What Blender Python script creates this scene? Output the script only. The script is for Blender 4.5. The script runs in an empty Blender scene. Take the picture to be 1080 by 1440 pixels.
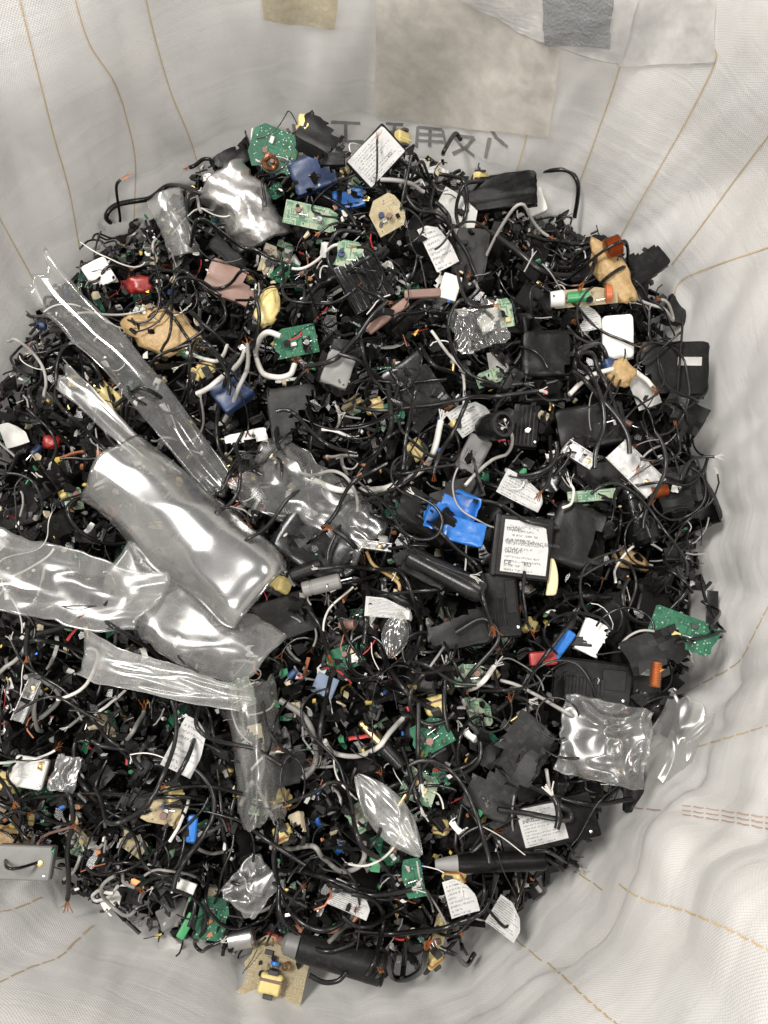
import bpy, bmesh, math, random
import numpy as np
from mathutils import Vector, Matrix, noise
from mathutils.bvhtree import BVHTree

random.seed(7)
SC = bpy.context.scene
COL = SC.collection

# ------------------------------------------------------------------ camera
CAM_H, TILT, FPX = 0.90, math.radians(13.4), 1088.0      # metres above heap rim, tilt from straight down, focal in photo px
cam = bpy.data.cameras.new('camera')
cam.sensor_fit = 'VERTICAL'
cam.angle = 2 * math.atan(720 / FPX)
cam.clip_start, cam.clip_end = 0.01, 50
camo = bpy.data.objects.new('camera', cam)
camo.location = (0, 0, CAM_H)
camo.rotation_euler = (TILT, 0, 0)
COL.objects.link(camo)
SC.camera = camo

# ------------------------------------------------------------------ world and lamps (indoor hall, ceiling battens)
wd = bpy.data.worlds.new('World')
SC.world = wd
wd.use_nodes = True
wd.node_tree.nodes['Background'].inputs[0].default_value = (1.0, 0.985, 0.965, 1)
wd.node_tree.nodes['Background'].inputs[1].default_value = 0.31


def batten(name, loc, aim, sx, sy, watts, col):
    l = bpy.data.lights.new(name, 'AREA')
    l.shape = 'RECTANGLE'
    l.size, l.size_y = sx, sy
    l.energy = watts
    l.color = col
    o = bpy.data.objects.new(name, l)
    o.location = loc
    o.rotation_euler = (Vector(aim) - Vector(loc)).to_track_quat('-Z', 'Y').to_euler()
    COL.objects.link(o)


batten('ceiling_lamp', (-1.15, 0.95, 3.0), (0.05, 0.15, 0), 1.3, 0.4, 128, (1.0, 0.965, 0.92))
batten('ceiling_lamp', (-0.1, -1.6, 3.0), (0.0, 0.3, 0), 1.3, 0.4, 72, (1.0, 0.965, 0.92))
batten('ceiling_lamp', (1.9, 0.6, 3.0), (0.0, 0.2, 0), 1.3, 0.4, 40, (1.0, 0.965, 0.92))
vs = SC.view_settings
vs.view_transform, vs.look, vs.exposure, vs.gamma = 'Standard', 'None', -0.08, 1.0
vs.use_curve_mapping = False
SC.cycles.max_bounces = 8
SC.cycles.transparent_max_bounces = 16
SC.cycles.caustics_reflective = False
SC.cycles.caustics_refractive = False

# ------------------------------------------------------------------ projection helpers
C0 = np.array([0, 0, CAM_H])
RIGHT = np.array([1.0, 0, 0])
UP = np.array([0, math.cos(TILT), math.sin(TILT)])
FWD = np.array([0, math.sin(TILT), -math.cos(TILT)])


def ray(u, v):
    return FWD + RIGHT * (u - 540) / FPX + UP * (720 - v) / FPX


def onz(u, v, z):
    d = ray(u, v)
    return C0 + d * ((z - CAM_H) / d[2])


def depth(p):
    return float(np.dot(np.asarray(p) - C0, FWD))


def pix(p):
    q = np.asarray(p) - C0
    dd = float(np.dot(q, FWD))
    return 540 + FPX * float(np.dot(q, RIGHT)) / dd, 720 - FPX * float(np.dot(q, UP)) / dd


def fbm(x, y, z=0.0, o=3):
    s, a = 0.0, 1.0
    for i in range(o):
        s += a * noise.noise(Vector((x, y, z + 7.3 * i)))
        x, y, a = x * 2.03, y * 2.03, a * 0.5
    return s


# ------------------------------------------------------------------ materials
def new_mat(name):
    m = bpy.data.materials.new(name)
    m.use_nodes = True
    nt = m.node_tree
    return m, nt, nt.nodes['Principled BSDF']


def nd(nt, t, **kw):
    n = nt.nodes.new('ShaderNode' + t)
    for k, v in kw.items():
        if k.startswith('i_'):
            n.inputs[k[2:].replace('_', ' ')].default_value = v
        else:
            setattr(n, k, v)
    return n


def math_n(nt, op, a, b=None, clamp=False):
    n = nt.nodes.new('ShaderNodeMath')
    n.operation = op
    n.use_clamp = clamp
    for i, s in enumerate((a, b)):
        if s is None:
            continue
        if isinstance(s, (int, float)):
            n.inputs[i].default_value = s
        else:
            nt.links.new(s, n.inputs[i])
    return n.outputs[0]


def ramp(nt, fac, stops, interp='LINEAR'):
    r = nt.nodes.new('ShaderNodeValToRGB')
    r.color_ramp.interpolation = interp
    e = r.color_ramp.elements
    while len(e) < len(stops):
        e.new(0.5)
    for el, (p, c) in zip(e, stops):
        el.position = p
        el.color = (c[0], c[1], c[2], 1)
    nt.links.new(fac, r.inputs[0])
    return r.outputs[0]


def mixc(nt, fac, a, b):
    m = nt.nodes.new('ShaderNodeMix')
    m.data_type = 'RGBA'
    for s, i in ((fac, 0), (a, 6), (b, 7)):
        if isinstance(s, (int, float)):
            m.inputs[i].default_value = s
        elif isinstance(s, tuple):
            m.inputs[i].default_value = (*s, 1)
        else:
            nt.links.new(s, m.inputs[i])
    return m.outputs[2]


MATS = {}


def plastic(name, col, rough=0.4, metal=0.0, var=0.35, dust=0.12, bump=0.08, bscale=900, dcol=(0.3, 0.28, 0.25), island=False, sss=0.0, spec=0.5, coat=0.0):
    """solid plastic, rubber or metal with uneven tone, dust patches, scuffs and fine relief"""
    m, nt, b = new_mat(name)
    tc = nd(nt, 'TexCoord')
    info = nd(nt, 'NewGeometry').outputs['Random Per Island'] if island else nd(nt, 'ObjectInfo').outputs['Random']
    n1 = nd(nt, 'TexNoise', i_Scale=45.0, i_Detail=5.0, i_Roughness=0.65)
    nt.links.new(tc.outputs['Object'], n1.inputs['Vector'])
    v = math_n(nt, 'ADD', math_n(nt, 'MULTIPLY', info, var * 1.4), 1 - var * 0.7)
    v2 = math_n(nt, 'MULTIPLY', v, math_n(nt, 'ADD', math_n(nt, 'MULTIPLY', n1.outputs[0], 0.6), 0.7))
    hs = nd(nt, 'HueSaturation')
    hs.inputs['Color'].default_value = (*col, 1)
    nt.links.new(v2, hs.inputs['Value'])
    n2 = nd(nt, 'TexNoise', i_Scale=160.0, i_Detail=6.0, i_Roughness=0.7, i_Distortion=0.6)
    nt.links.new(tc.outputs['Object'], n2.inputs['Vector'])
    d = math_n(nt, 'MULTIPLY', ramp(nt, n2.outputs[0], [(0.52, (0, 0, 0)), (0.72, (1, 1, 1))]), dust)
    nt.links.new(mixc(nt, d, hs.outputs[0], dcol), b.inputs['Base Color'])
    r = math_n(nt, 'ADD', math_n(nt, 'MULTIPLY', n2.outputs[0], 0.3), rough - 0.13, clamp=True)
    r = math_n(nt, 'ADD', r, math_n(nt, 'MULTIPLY', info, 0.1))
    nt.links.new(r, b.inputs['Roughness'])
    b.inputs['Metallic'].default_value = metal
    b.inputs['Specular IOR Level'].default_value = spec
    b.inputs['Coat Weight'].default_value = coat
    if sss:
        b.inputs['Subsurface Weight'].default_value = sss
        b.inputs['Subsurface Radius'].default_value = (0.004, 0.003, 0.002)
    if bump:
        n3 = nd(nt, 'TexNoise', i_Scale=float(bscale), i_Detail=3.0)
        nt.links.new(tc.outputs['Object'], n3.inputs['Vector'])
        bp = nd(nt, 'Bump', i_Strength=bump, i_Distance=0.002)
        nt.links.new(n3.outputs[0], bp.inputs['Height'])
        nt.links.new(bp.outputs[0], b.inputs['Normal'])
    MATS[name] = m
    return m


plastic('black_abs', (0.006, 0.0057, 0.0055), 0.30, dust=0.035, var=0.7, bump=0.14, spec=0.2)
plastic('black_gloss', (0.006, 0.006, 0.0065), 0.17, dust=0.03, var=0.5, bump=0.05, bscale=200)
plastic('dark_grey', (0.016, 0.0156, 0.0152), 0.38, dust=0.1, var=0.6, bump=0.16, spec=0.22)
plastic('mid_grey', (0.19, 0.186, 0.18), 0.45, dust=0.15)
plastic('rubber', (0.008, 0.0078, 0.0075), 0.21, dust=0.03, var=0.7, bump=0.05, spec=0.5)
plastic('rubber_grey', (0.26, 0.25, 0.235), 0.42, dust=0.15, var=0.6, bump=0.06, dcol=(0.1, 0.09, 0.08))
plastic('rubber_white', (0.62, 0.60, 0.56), 0.36, dust=0.4, var=0.2, bump=0.05, dcol=(0.25, 0.23, 0.2))
plastic('white_plastic', (0.66, 0.645, 0.61), 0.38, dust=0.25, var=0.25, bump=0.06, dcol=(0.25, 0.23, 0.2))
plastic('beige_plastic', (0.5, 0.43, 0.3), 0.4, dust=0.2, var=0.3, dcol=(0.2, 0.16, 0.1))
plastic('yellow_tape', (0.58, 0.47, 0.19), 0.33, dust=0.45, var=0.3, bump=0.1, bscale=300, dcol=(0.16, 0.12, 0.06))
plastic('ferrite', (0.035, 0.033, 0.032), 0.5, dust=0.1, bump=0.15, bscale=1500)
plastic('putty', (0.40, 0.265, 0.12), 0.45, dust=0.5, var=0.35, bump=0.8, bscale=180, dcol=(0.72, 0.55, 0.3), sss=0.25)
plastic('copper', (0.5, 0.21, 0.09), 0.4, metal=1.0, dust=0.1, var=0.3, bump=0.1, dcol=(0.2, 0.08, 0.03))
plastic('brass', (0.78, 0.6, 0.28), 0.24, metal=1.0, dust=0.08, var=0.2)
plastic('steel', (0.62, 0.61, 0.6), 0.26, metal=1.0, dust=0.15, var=0.3, bump=0.1, bscale=250, dcol=(0.2, 0.19, 0.18))
plastic('foil', (0.62, 0.61, 0.6), 0.3, metal=1.0, dust=0.08, var=0.2, bump=0.5, bscale=110)
plastic('blue_plastic', (0.018, 0.15, 0.5), 0.25, dust=0.08, var=0.3, spec=0.6, dcol=(0.3, 0.5, 0.8))
plastic('blue_dark', (0.015, 0.035, 0.10), 0.35, dust=0.1)
plastic('blue_pad', (0.17, 0.22, 0.31), 0.55, dust=0.1)
plastic('red_plastic', (0.24, 0.02, 0.017), 0.28, dust=0.08)
plastic('orange_plastic', (0.6, 0.14, 0.04), 0.35, dust=0.1)
plastic('brown_tube', (0.19, 0.11, 0.085), 0.4, dust=0.2)
plastic('green_wire', (0.05, 0.3, 0.11), 0.3, dust=0.1)
plastic('paper', (0.76, 0.75, 0.72), 0.6, dust=0.12, var=0.15, bump=0.15, bscale=120, dcol=(0.4, 0.37, 0.33))
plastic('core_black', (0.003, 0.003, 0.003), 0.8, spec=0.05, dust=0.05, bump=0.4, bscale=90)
plastic('ink', (0.03, 0.03, 0.035), 0.55, dust=0.0, var=0.1, bump=0)
plastic('stripe_tan', (0.56, 0.42, 0.23), 0.6, dust=0.5, var=0.2, bump=0.4, bscale=700, dcol=(0.6, 0.53, 0.42))
plastic('stripe_red', (0.48, 0.34, 0.26), 0.6, dust=0.5, var=0.2, bump=0.4, bscale=700, dcol=(0.62, 0.53, 0.46))
plastic('webbing', (0.46, 0.465, 0.47), 0.7, dust=0.15, var=0.1, bump=0.6, bscale=350)
plastic('kraft', (0.78, 0.71, 0.55), 0.7, dust=0.2, var=0.1, bump=0.2, bscale=200)
plastic('pouch', (0.87, 0.84, 0.78), 0.38, dust=0.15, var=0.1, bump=0.12, bscale=40, dcol=(0.5, 0.47, 0.4))
plastic('pen', (0.24, 0.23, 0.23), 0.6, dust=0.6, var=0.1, bump=0, dcol=(0.45, 0.43, 0.42))
plastic('black_bits', (0.008, 0.0078, 0.0075), 0.17, dust=0.04, var=1.2, bump=0.1, island=True, spec=0.5)


def crumbs_mat():
    m = plastic('crumbs', (0.5, 0.5, 0.5), 0.4, island=True, dust=0.15, dcol=(0.1, 0.09, 0.08))
    nt = m.node_tree
    hs = [n for n in nt.nodes if n.type == 'HUE_SAT'][0]
    g = nd(nt, 'NewGeometry')
    st = [(0.0, (0.02, 0.02, 0.02)), (0.34, (0.09, 0.088, 0.085)), (0.46, (0.28, 0.27, 0.25)), (0.56, (0.68, 0.66, 0.62)),
          (0.68, (0.5, 0.42, 0.28)), (0.74, (0.6, 0.45, 0.10)), (0.79, (0.05, 0.22, 0.10)), (0.87, (0.12, 0.20, 0.13)),
          (0.91, (0.4, 0.16, 0.07)), (0.95, (0.03, 0.12, 0.4)), (0.97, (0.4, 0.03, 0.03)), (0.985, (0.75, 0.74, 0.72))]
    c = ramp(nt, g.outputs['Random Per Island'], st, 'CONSTANT')
    nt.links.new(c, hs.inputs['Color'])
    wn = nd(nt, 'TexWhiteNoise', noise_dimensions='1D')
    nt.links.new(g.outputs['Random Per Island'], wn.inputs['W'])
    b = nt.nodes['Principled BSDF']
    nt.links.new(math_n(nt, 'MULTIPLY', math_n(nt, 'GREATER_THAN', wn.outputs[0], 0.7), 0.9), b.inputs['Metallic'])


crumbs_mat()


def wires_mat():
    m = plastic('wire_mix', (0.5, 0.5, 0.5), 0.38, island=True, dust=0.08, dcol=(0.1, 0.09, 0.08), bump=0.03)
    nt = m.node_tree
    hs = [n for n in nt.nodes if n.type == 'HUE_SAT'][0]
    g = nd(nt, 'NewGeometry')
    st = [(0.0, (0.015, 0.015, 0.015)), (0.55, (0.06, 0.058, 0.055)), (0.68, (0.25, 0.24, 0.225)), (0.82, (0.62, 0.6, 0.56)),
          (0.92, (0.4, 0.14, 0.07)), (0.96, (0.35, 0.03, 0.03))]
    nt.links.new(ramp(nt, g.outputs['Random Per Island'], st, 'CONSTANT'), hs.inputs['Color'])


wires_mat()


def pcb_mat(name, base, trace, mask_s):
    m, nt, b = new_mat(name)
    tc = nd(nt, 'TexCoord')
    vo = nd(nt, 'TexVoronoi', distance='MANHATTAN', feature='F1', i_Scale=130.0)
    nt.links.new(tc.outputs['Object'], vo.inputs['Vector'])
    vb = nd(nt, 'TexVoronoi', distance='CHEBYCHEV', feature='F1', i_Scale=75.0)
    nt.links.new(tc.outputs['Object'], vb.inputs['Vector'])
    wvf = math_n(nt, 'GREATER_THAN', math_n(nt, 'FRACT', math_n(nt, 'MULTIPLY', vb.outputs['Distance'], 5.0)), 0.6)
    vd = nd(nt, 'TexVoronoi', feature='F1', i_Scale=260.0)
    nt.links.new(tc.outputs['Object'], vd.inputs['Vector'])
    pads = math_n(nt, 'LESS_THAN', vd.outputs['Distance'], 0.2)
    pads = math_n(nt, 'MULTIPLY', pads, math_n(nt, 'GREATER_THAN', vo.outputs['Distance'], mask_s))
    c1 = mixc(nt, wvf, base, trace)
    no = nd(nt, 'TexNoise', i_Scale=70.0, i_Detail=4.0)
    nt.links.new(tc.outputs['Object'], no.inputs['Vector'])
    c2 = mixc(nt, ramp(nt, no.outputs[0], [(0.5, (0, 0, 0)), (0.6, (0.6, 0.6, 0.6))]), c1, trace)
    c3 = mixc(nt, pads, c2, (0.62, 0.62, 0.58))
    nt.links.new(c3, b.inputs['Base Color'])
    nt.links.new(math_n(nt, 'MULTIPLY', pads, 0.8), b.inputs['Metallic'])
    b.inputs['Roughness'].default_value = 0.3
    bp = nd(nt, 'Bump', i_Strength=0.4, i_Distance=0.001)
    nt.links.new(math_n(nt, 'ADD', pads, wvf), bp.inputs['Height'])
    nt.links.new(bp.outputs[0], b.inputs['Normal'])
    MATS[name] = m


pcb_mat('pcb_green', (0.010, 0.075, 0.038), (0.025, 0.13, 0.07), 0.5)
pcb_mat('pcb_pale', (0.09, 0.19, 0.12), (0.3, 0.36, 0.25), 0.45)
pcb_mat('pcb_cream', (0.38, 0.32, 0.2), (0.32, 0.26, 0.15), 0.55)


def label_mat(name, rows, dens, cut):
    """white sticker with rows of small dark print; works on the sticker's own UV"""
    m, nt, b = new_mat(name)
    uv = nd(nt, 'UVMap')
    sp = nd(nt, 'SeparateXYZ')
    nt.links.new(uv.outputs[0], sp.inputs[0])
    u, v = sp.outputs[0], sp.outputs[1]
    vr = math_n(nt, 'MULTIPLY', v, rows)
    row = math_n(nt, 'FLOOR', vr)
    fr = math_n(nt, 'FRACT', vr)
    band = math_n(nt, 'MULTIPLY', math_n(nt, 'GREATER_THAN', fr, 0.28), math_n(nt, 'LESS_THAN', fr, 0.72))
    cb = nd(nt, 'CombineXYZ')
    nt.links.new(math_n(nt, 'MULTIPLY', u, dens), cb.inputs[0])
    nt.links.new(math_n(nt, 'ADD', math_n(nt, 'MULTIPLY', row, 5.7), math_n(nt, 'MULTIPLY', fr, 1.5)), cb.inputs[1])
    n1 = nd(nt, 'TexNoise', i_Scale=1.0, i_Detail=1.0)
    nt.links.new(cb.outputs[0], n1.inputs['Vector'])
    ch = math_n(nt, 'GREATER_THAN', n1.outputs[0], cut)
    wn = nd(nt, 'TexWhiteNoise', noise_dimensions='1D')
    nt.links.new(row, wn.inputs['W'])
    end = math_n(nt, 'LESS_THAN', u, math_n(nt, 'ADD', math_n(nt, 'MULTIPLY', wn.outputs[0], 0.6), 0.35))
    mar = math_n(nt, 'MULTIPLY', math_n(nt, 'GREATER_THAN', u, 0.07), math_n(nt, 'LESS_THAN', u, 0.93))
    mk = math_n(nt, 'MULTIPLY', math_n(nt, 'MULTIPLY', band, ch), math_n(nt, 'MULTIPLY', end, mar))
    mk = math_n(nt, 'MULTIPLY', mk, math_n(nt, 'LESS_THAN', v, 0.94))
    tc = nd(nt, 'TexCoord')
    n2 = nd(nt, 'TexNoise', i_Scale=90.0, i_Detail=5.0)
    nt.links.new(tc.outputs['Object'], n2.inputs['Vector'])
    pc = mixc(nt, ramp(nt, n2.outputs[0], [(0.55, (0, 0, 0)), (0.8, (0.35, 0.35, 0.35))]), (0.84, 0.835, 0.82), (0.5, 0.47, 0.43))
    nt.links.new(mixc(nt, math_n(nt, 'MULTIPLY', mk, 0.55), pc, (0.05, 0.05, 0.055)), b.inputs['Base Color'])
    b.inputs['Roughness'].default_value = 0.38
    MATS[name] = m


label_mat('label_print', 12, 30, 0.5)
label_mat('label_half', 9, 26, 0.5)
label_mat('label_dense', 14, 40, 0.42)


def clear_mat(name, haze, rough, tint=(0.96, 0.96, 0.95), hz=(0.75, 0.75, 0.74), bs=38.0, refl=0.12):
    """thin clear film: passes light, mirrors the lamps by Fresnel, scatters a little where it is scuffed"""
    m, nt, b = new_mat(name)
    nt.nodes.remove(b)
    out = nt.nodes['Material Output']
    tr = nd(nt, 'BsdfTransparent')
    tr.inputs[0].default_value = (*tint, 1)
    df = nd(nt, 'BsdfDiffuse')
    df.inputs[0].default_value = (*hz, 1)
    tl = nd(nt, 'BsdfTranslucent')
    tl.inputs[0].default_value = (*hz, 1)
    md = nd(nt, 'MixShader')
    md.inputs[0].default_value = 0.4
    nt.links.new(df.outputs[0], md.inputs[1])
    nt.links.new(tl.outputs[0], md.inputs[2])
    tc = nd(nt, 'TexCoord')
    mp = nd(nt, 'Mapping')
    mp.inputs['Scale'].default_value = (1, 0.25, 1)
    nt.links.new(tc.outputs['Object'], mp.inputs[0])
    n = nd(nt, 'TexNoise', i_Scale=55.0, i_Detail=6.0, i_Roughness=0.6)
    nt.links.new(mp.outputs[0], n.inputs['Vector'])
    hf = math_n(nt, 'MULTIPLY', ramp(nt, n.outputs[0], [(0.3, (0.35, 0.35, 0.35)), (0.7, (1, 1, 1))]), haze)
    m1 = nd(nt, 'MixShader')
    nt.links.new(hf, m1.inputs[0])
    nt.links.new(tr.outputs[0], m1.inputs[1])
    nt.links.new(md.outputs[0], m1.inputs[2])
    gl = nd(nt, 'BsdfGlossy')
    gl.inputs['Roughness'].default_value = rough
    fr = nd(nt, 'LayerWeight')
    fr.inputs[0].default_value = 0.5
    m2 = nd(nt, 'MixShader')
    nt.links.new(math_n(nt, 'ADD', math_n(nt, 'MULTIPLY', math_n(nt, 'POWER', fr.outputs['Facing'], 4.0), 0.8), refl, clamp=True), m2.inputs[0])
    nt.links.new(m1.outputs[0], m2.inputs[1])
    nt.links.new(gl.outputs[0], m2.inputs[2])
    n2 = nd(nt, 'TexNoise', i_Scale=float(bs), i_Detail=2.0)
    nt.links.new(mp.outputs[0], n2.inputs['Vector'])
    bp = nd(nt, 'Bump', i_Strength=0.2, i_Distance=0.003)
    nt.links.new(n2.outputs[0], bp.inputs['Height'])
    for s in (gl, fr):
        nt.links.new(bp.outputs[0], s.inputs['Normal'])
    nt.links.new(m2.outputs[0], out.inputs[0])
    MATS[name] = m


clear_mat('clear_bag', 0.15, 0.26, bs=9, refl=0.07)
clear_mat('clear_film', 0.10, 0.12, bs=9, refl=0.09)
clear_mat('clear_hard', 0.09, 0.2, bs=6, refl=0.09)
clear_mat('clear_blister', 0.14, 0.22, bs=6, refl=0.36)
clear_mat('clear_milky', 0.17, 0.27, bs=6, refl=0.10)
clear_mat('clear_haze', 0.34, 0.27, bs=6, refl=0.14)


def bag_mat():
    m, nt, b = new_mat('woven_bag')
    uv = nd(nt, 'UVMap')
    sp = nd(nt, 'SeparateXYZ')
    nt.links.new(uv.outputs[0], sp.inputs[0])
    p = 0.0015
    a = math_n(nt, 'MULTIPLY', sp.outputs[0], math.pi / p)
    c = math_n(nt, 'MULTIPLY', sp.outputs[1], math.pi / p)
    sa, sc_ = math_n(nt, 'SINE', a), math_n(nt, 'SINE', c)
    wv = math_n(nt, 'MULTIPLY', sa, sc_)
    gaps = math_n(nt, 'MINIMUM', math_n(nt, 'ABSOLUTE', sa), math_n(nt, 'ABSOLUTE', sc_))
    hgt = math_n(nt, 'ADD', math_n(nt, 'MULTIPLY', math_n(nt, 'SIGN', wv), math_n(nt, 'POWER', math_n(nt, 'ABSOLUTE', wv), 0.5)), gaps)
    tc = nd(nt, 'TexCoord')
    n1 = nd(nt, 'TexNoise', i_Scale=6.0, i_Detail=6.0, i_Roughness=0.6)
    nt.links.new(tc.outputs['Object'], n1.inputs['Vector'])
    n2 = nd(nt, 'TexNoise', i_Scale=45.0, i_Detail=5.0, i_Roughness=0.7)
    nt.links.new(tc.outputs['Object'], n2.inputs['Vector'])
    c1 = mixc(nt, ramp(nt, n1.outputs[0], [(0.4, (0, 0, 0)), (0.7, (1, 1, 1))]), (0.83, 0.815, 0.795), (0.76, 0.735, 0.70))
    c2 = mixc(nt, ramp(nt, n2.outputs[0], [(0.56, (0, 0, 0)), (0.78, (0.3, 0.3, 0.3))]), c1, (0.55, 0.52, 0.47))
    c3 = mixc(nt, math_n(nt, 'MULTIPLY', math_n(nt, 'LESS_THAN', gaps, 0.25), 0.07), c2, (0.4, 0.39, 0.37))
    nt.links.new(c3, b.inputs['Base Color'])
    b.inputs['Roughness'].default_value = 0.55
    b.inputs['Specular IOR Level'].default_value = 0.35
    bp = nd(nt, 'Bump', i_Strength=0.32, i_Distance=0.0006)
    nt.links.new(hgt, bp.inputs['Height'])
    bp2 = nd(nt, 'Bump', i_Strength=0.27, i_Distance=0.004)
    n3 = nd(nt, 'TexNoise', i_Scale=30.0, i_Detail=3.0, i_Distortion=0.3)
    mp3 = nd(nt, 'Mapping')
    mp3.inputs['Scale'].default_value = (1, 1, 0.12)
    nt.links.new(tc.outputs['Object'], mp3.inputs[0])
    nt.links.new(mp3.outputs[0], n3.inputs['Vector'])
    mp4 = nd(nt, 'Mapping')
    mp4.inputs['Scale'].default_value = (7.0, 55.0, 1)
    mp4.inputs['Rotation'].default_value = (0, 0, 0.10)
    nt.links.new(uv.outputs[0], mp4.inputs[0])
    n4 = nd(nt, 'TexNoise', i_Scale=1.0, i_Detail=4.0, i_Roughness=0.55, i_Distortion=0.4)
    nt.links.new(mp4.outputs[0], n4.inputs['Vector'])
    nt.links.new(math_n(nt, 'ADD', n3.outputs[0], n4.outputs[0]), bp2.inputs['Height'])
    nt.links.new(bp2.outputs[0], bp.inputs['Normal'])
    nt.links.new(bp.outputs[0], b.inputs['Normal'])
    out = nt.nodes['Material Output']
    tl = nd(nt, 'BsdfTranslucent')
    tl.inputs[0].default_value = (0.7, 0.69, 0.66, 1)
    mx = nd(nt, 'MixShader')
    mx.inputs[0].default_value = 0.22
    nt.links.new(b.outputs[0], mx.inputs[1])
    nt.links.new(tl.outputs[0], mx.inputs[2])
    nt.links.new(mx.outputs[0], out.inputs[0])
    MATS['woven_bag'] = m


bag_mat()


# ------------------------------------------------------------------ mesh helpers
def to_mesh(bm, name, mat=None, smooth=True, angle=35):
    me = bpy.data.meshes.new(name)
    bm.normal_update()
    bm.to_mesh(me)
    bm.free()
    if mat:
        me.materials.append(MATS[mat])
    if smooth:
        me.polygons.foreach_set('use_smooth', [True] * len(me.polygons))
        me.set_sharp_from_angle(angle=math.radians(angle))
    return me


def rbox(w, d, h, bev=0.002, c=(0, 0, 0), bm=None, seg=2):
    own = bm is None
    bm = bm or bmesh.new()
    g = bmesh.ops.create_cube(bm, size=1)
    vv = g['verts']
    for v in vv:
        v.co = Vector((v.co.x * w + c[0], v.co.y * d + c[1], v.co.z * h + c[2]))
    bev = min(bev, 0.45 * min(w, d, h))
    if bev > 0:
        es = list({e for v in vv for e in v.link_edges})
        bmesh.ops.bevel(bm, geom=es, offset=bev, segments=seg, affect='EDGES', profile=0.6)
    return bm


def thicken(bm, t):
    bm.normal_update()
    old_v, old_f = bm.verts[:], bm.faces[:]
    off = {v: v.normal.copy() * -t for v in old_v}
    bnd = [e for e in bm.edges if len(e.link_faces) == 1]
    nv = {v: bm.verts.new(v.co + off[v]) for v in old_v}
    for f in old_f:
        bm.faces.new([nv[v] for v in reversed(f.verts)])
    for e in bnd:
        lp = e.link_loops[0]
        a, b = lp.vert, lp.link_loop_next.vert
        bm.faces.new((b, a, nv[a], nv[b]))


def shell(w, d, h, t, rnd, cuts=1, crumple=0.0, keep=0.0, n=8, ribs=0, rad=0.2):
    """broken half of a moulded housing: open box with rounded edges, snapped along jagged lines"""
    for attempt in range(6):
        bm = bmesh.new()
        bmesh.ops.create_cube(bm, size=2)
        bmesh.ops.subdivide_edges(bm, edges=bm.edges[:], cuts=n, use_grid_fill=True)
        bmesh.ops.delete(bm, geom=[f for f in bm.faces if f.normal.z < -0.9], context='FACES')
        R = rad
        seed = rnd.random() * 100
        pl = []
        for k in range(cuts):
            a = rnd.uniform(0, 2 * math.pi)
            nn = Vector((math.cos(a), math.sin(a), rnd.uniform(-0.5, 0.4))).normalized()
            pl.append((nn, rnd.uniform(keep - 0.1, keep + 0.5)))
        dead = []
        for f in bm.faces:
            c = f.calc_center_median()
            for i, (nn, cc) in enumerate(pl):
                if nn.dot(c) - cc + 0.28 * noise.noise(c * 2.2 + Vector((seed, i * 9, 0))) > 0:
                    dead.append(f)
                    break
        if len(dead) > len(bm.faces) * 0.72:
            bm.free()
            continue
        bmesh.ops.delete(bm, geom=dead, context='FACES')
        break
    loose = [v for v in bm.verts if not v.link_faces]
    bmesh.ops.delete(bm, geom=loose, context='VERTS')
    bnd = {v for e in bm.edges if len(e.link_faces) == 1 for v in e.verts}
    mn = min(w, d, h)
    for v in bm.verts:
        p = v.co.copy()
        q = Vector((max(-1 + R, min(1 - R, p.x)), max(-1 + R, min(1 - R, p.y)), max(-1 + R, min(1 - R, p.z))))
        dl = p - q
        if dl.length > 1e-6 and p.z > -0.99 + R:
            p = q + dl.normalized() * min(R, dl.length * 1.0)
        co = Vector((p.x * w / 2, p.y * d / 2, p.z * h / 2))
        if v in bnd:
            co += Vector((rnd.uniform(-1, 1), rnd.uniform(-1, 1), rnd.uniform(-1, 1))) * (mn * 0.05)
        if crumple:
            ck = Vector([(0.35 - abs(noise.noise(p * 1.1 + o_))) * 1.5 + 0.5 * noise.noise(p * 0.9 + o_ * 2) for o_ in (Vector((seed, 0, 0)), Vector((0, seed, 3)), Vector((5, 0, seed)))])
            co += Vector((ck.x * .6, ck.y * .6, ck.z)) * crumple * max(w, d)
        v.co = co
    bmesh.ops.recalc_face_normals(bm, faces=bm.faces[:])
    thicken(bm, t)
    return bm


def ngon(rnd, w, d, k, jag=0.25):
    pts = []
    a0 = rnd.uniform(0, 6.28)
    for i in range(k):
        a = a0 + 2 * math.pi * (i + rnd.uniform(-0.32, 0.32)) / k
        r = 1 - jag * rnd.random()
        x, y = math.cos(a) * r, math.sin(a) * r
        m = max(abs(x), abs(y))
        s = r / max(m, 0.35) if rnd.random() < 0.7 else 1
        pts.append((x * s * w / 2, y * s * d / 2))
    return pts


def plate(pts, t, bend=0.0, bm=None, z0=0.0, sub=2, seed=0.0):
    """irregular flat piece with thickness, optionally warped"""
    bm = bm or bmesh.new()
    vs_ = [bm.verts.new((x, y, z0)) for x, y in pts]
    f = bm.faces.new(vs_)
    if bend:
        bmesh.ops.triangulate(bm, faces=[f])
        bmesh.ops.subdivide_edges(bm, edges=bm.edges[:], cuts=sub, use_grid_fill=True)
        L = max(max(abs(x), abs(y)) for x, y in pts)
        for v in bm.verts:
            v.co.z += bend * (v.co.x / L) ** 2 + 0.6 * bend * noise.noise(Vector((v.co.x / L * 1.5 + seed, v.co.y / L * 1.5, seed)))
    bmesh.ops.recalc_face_normals(bm, faces=bm.faces[:])
    thicken(bm, t)
    return bm


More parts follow.
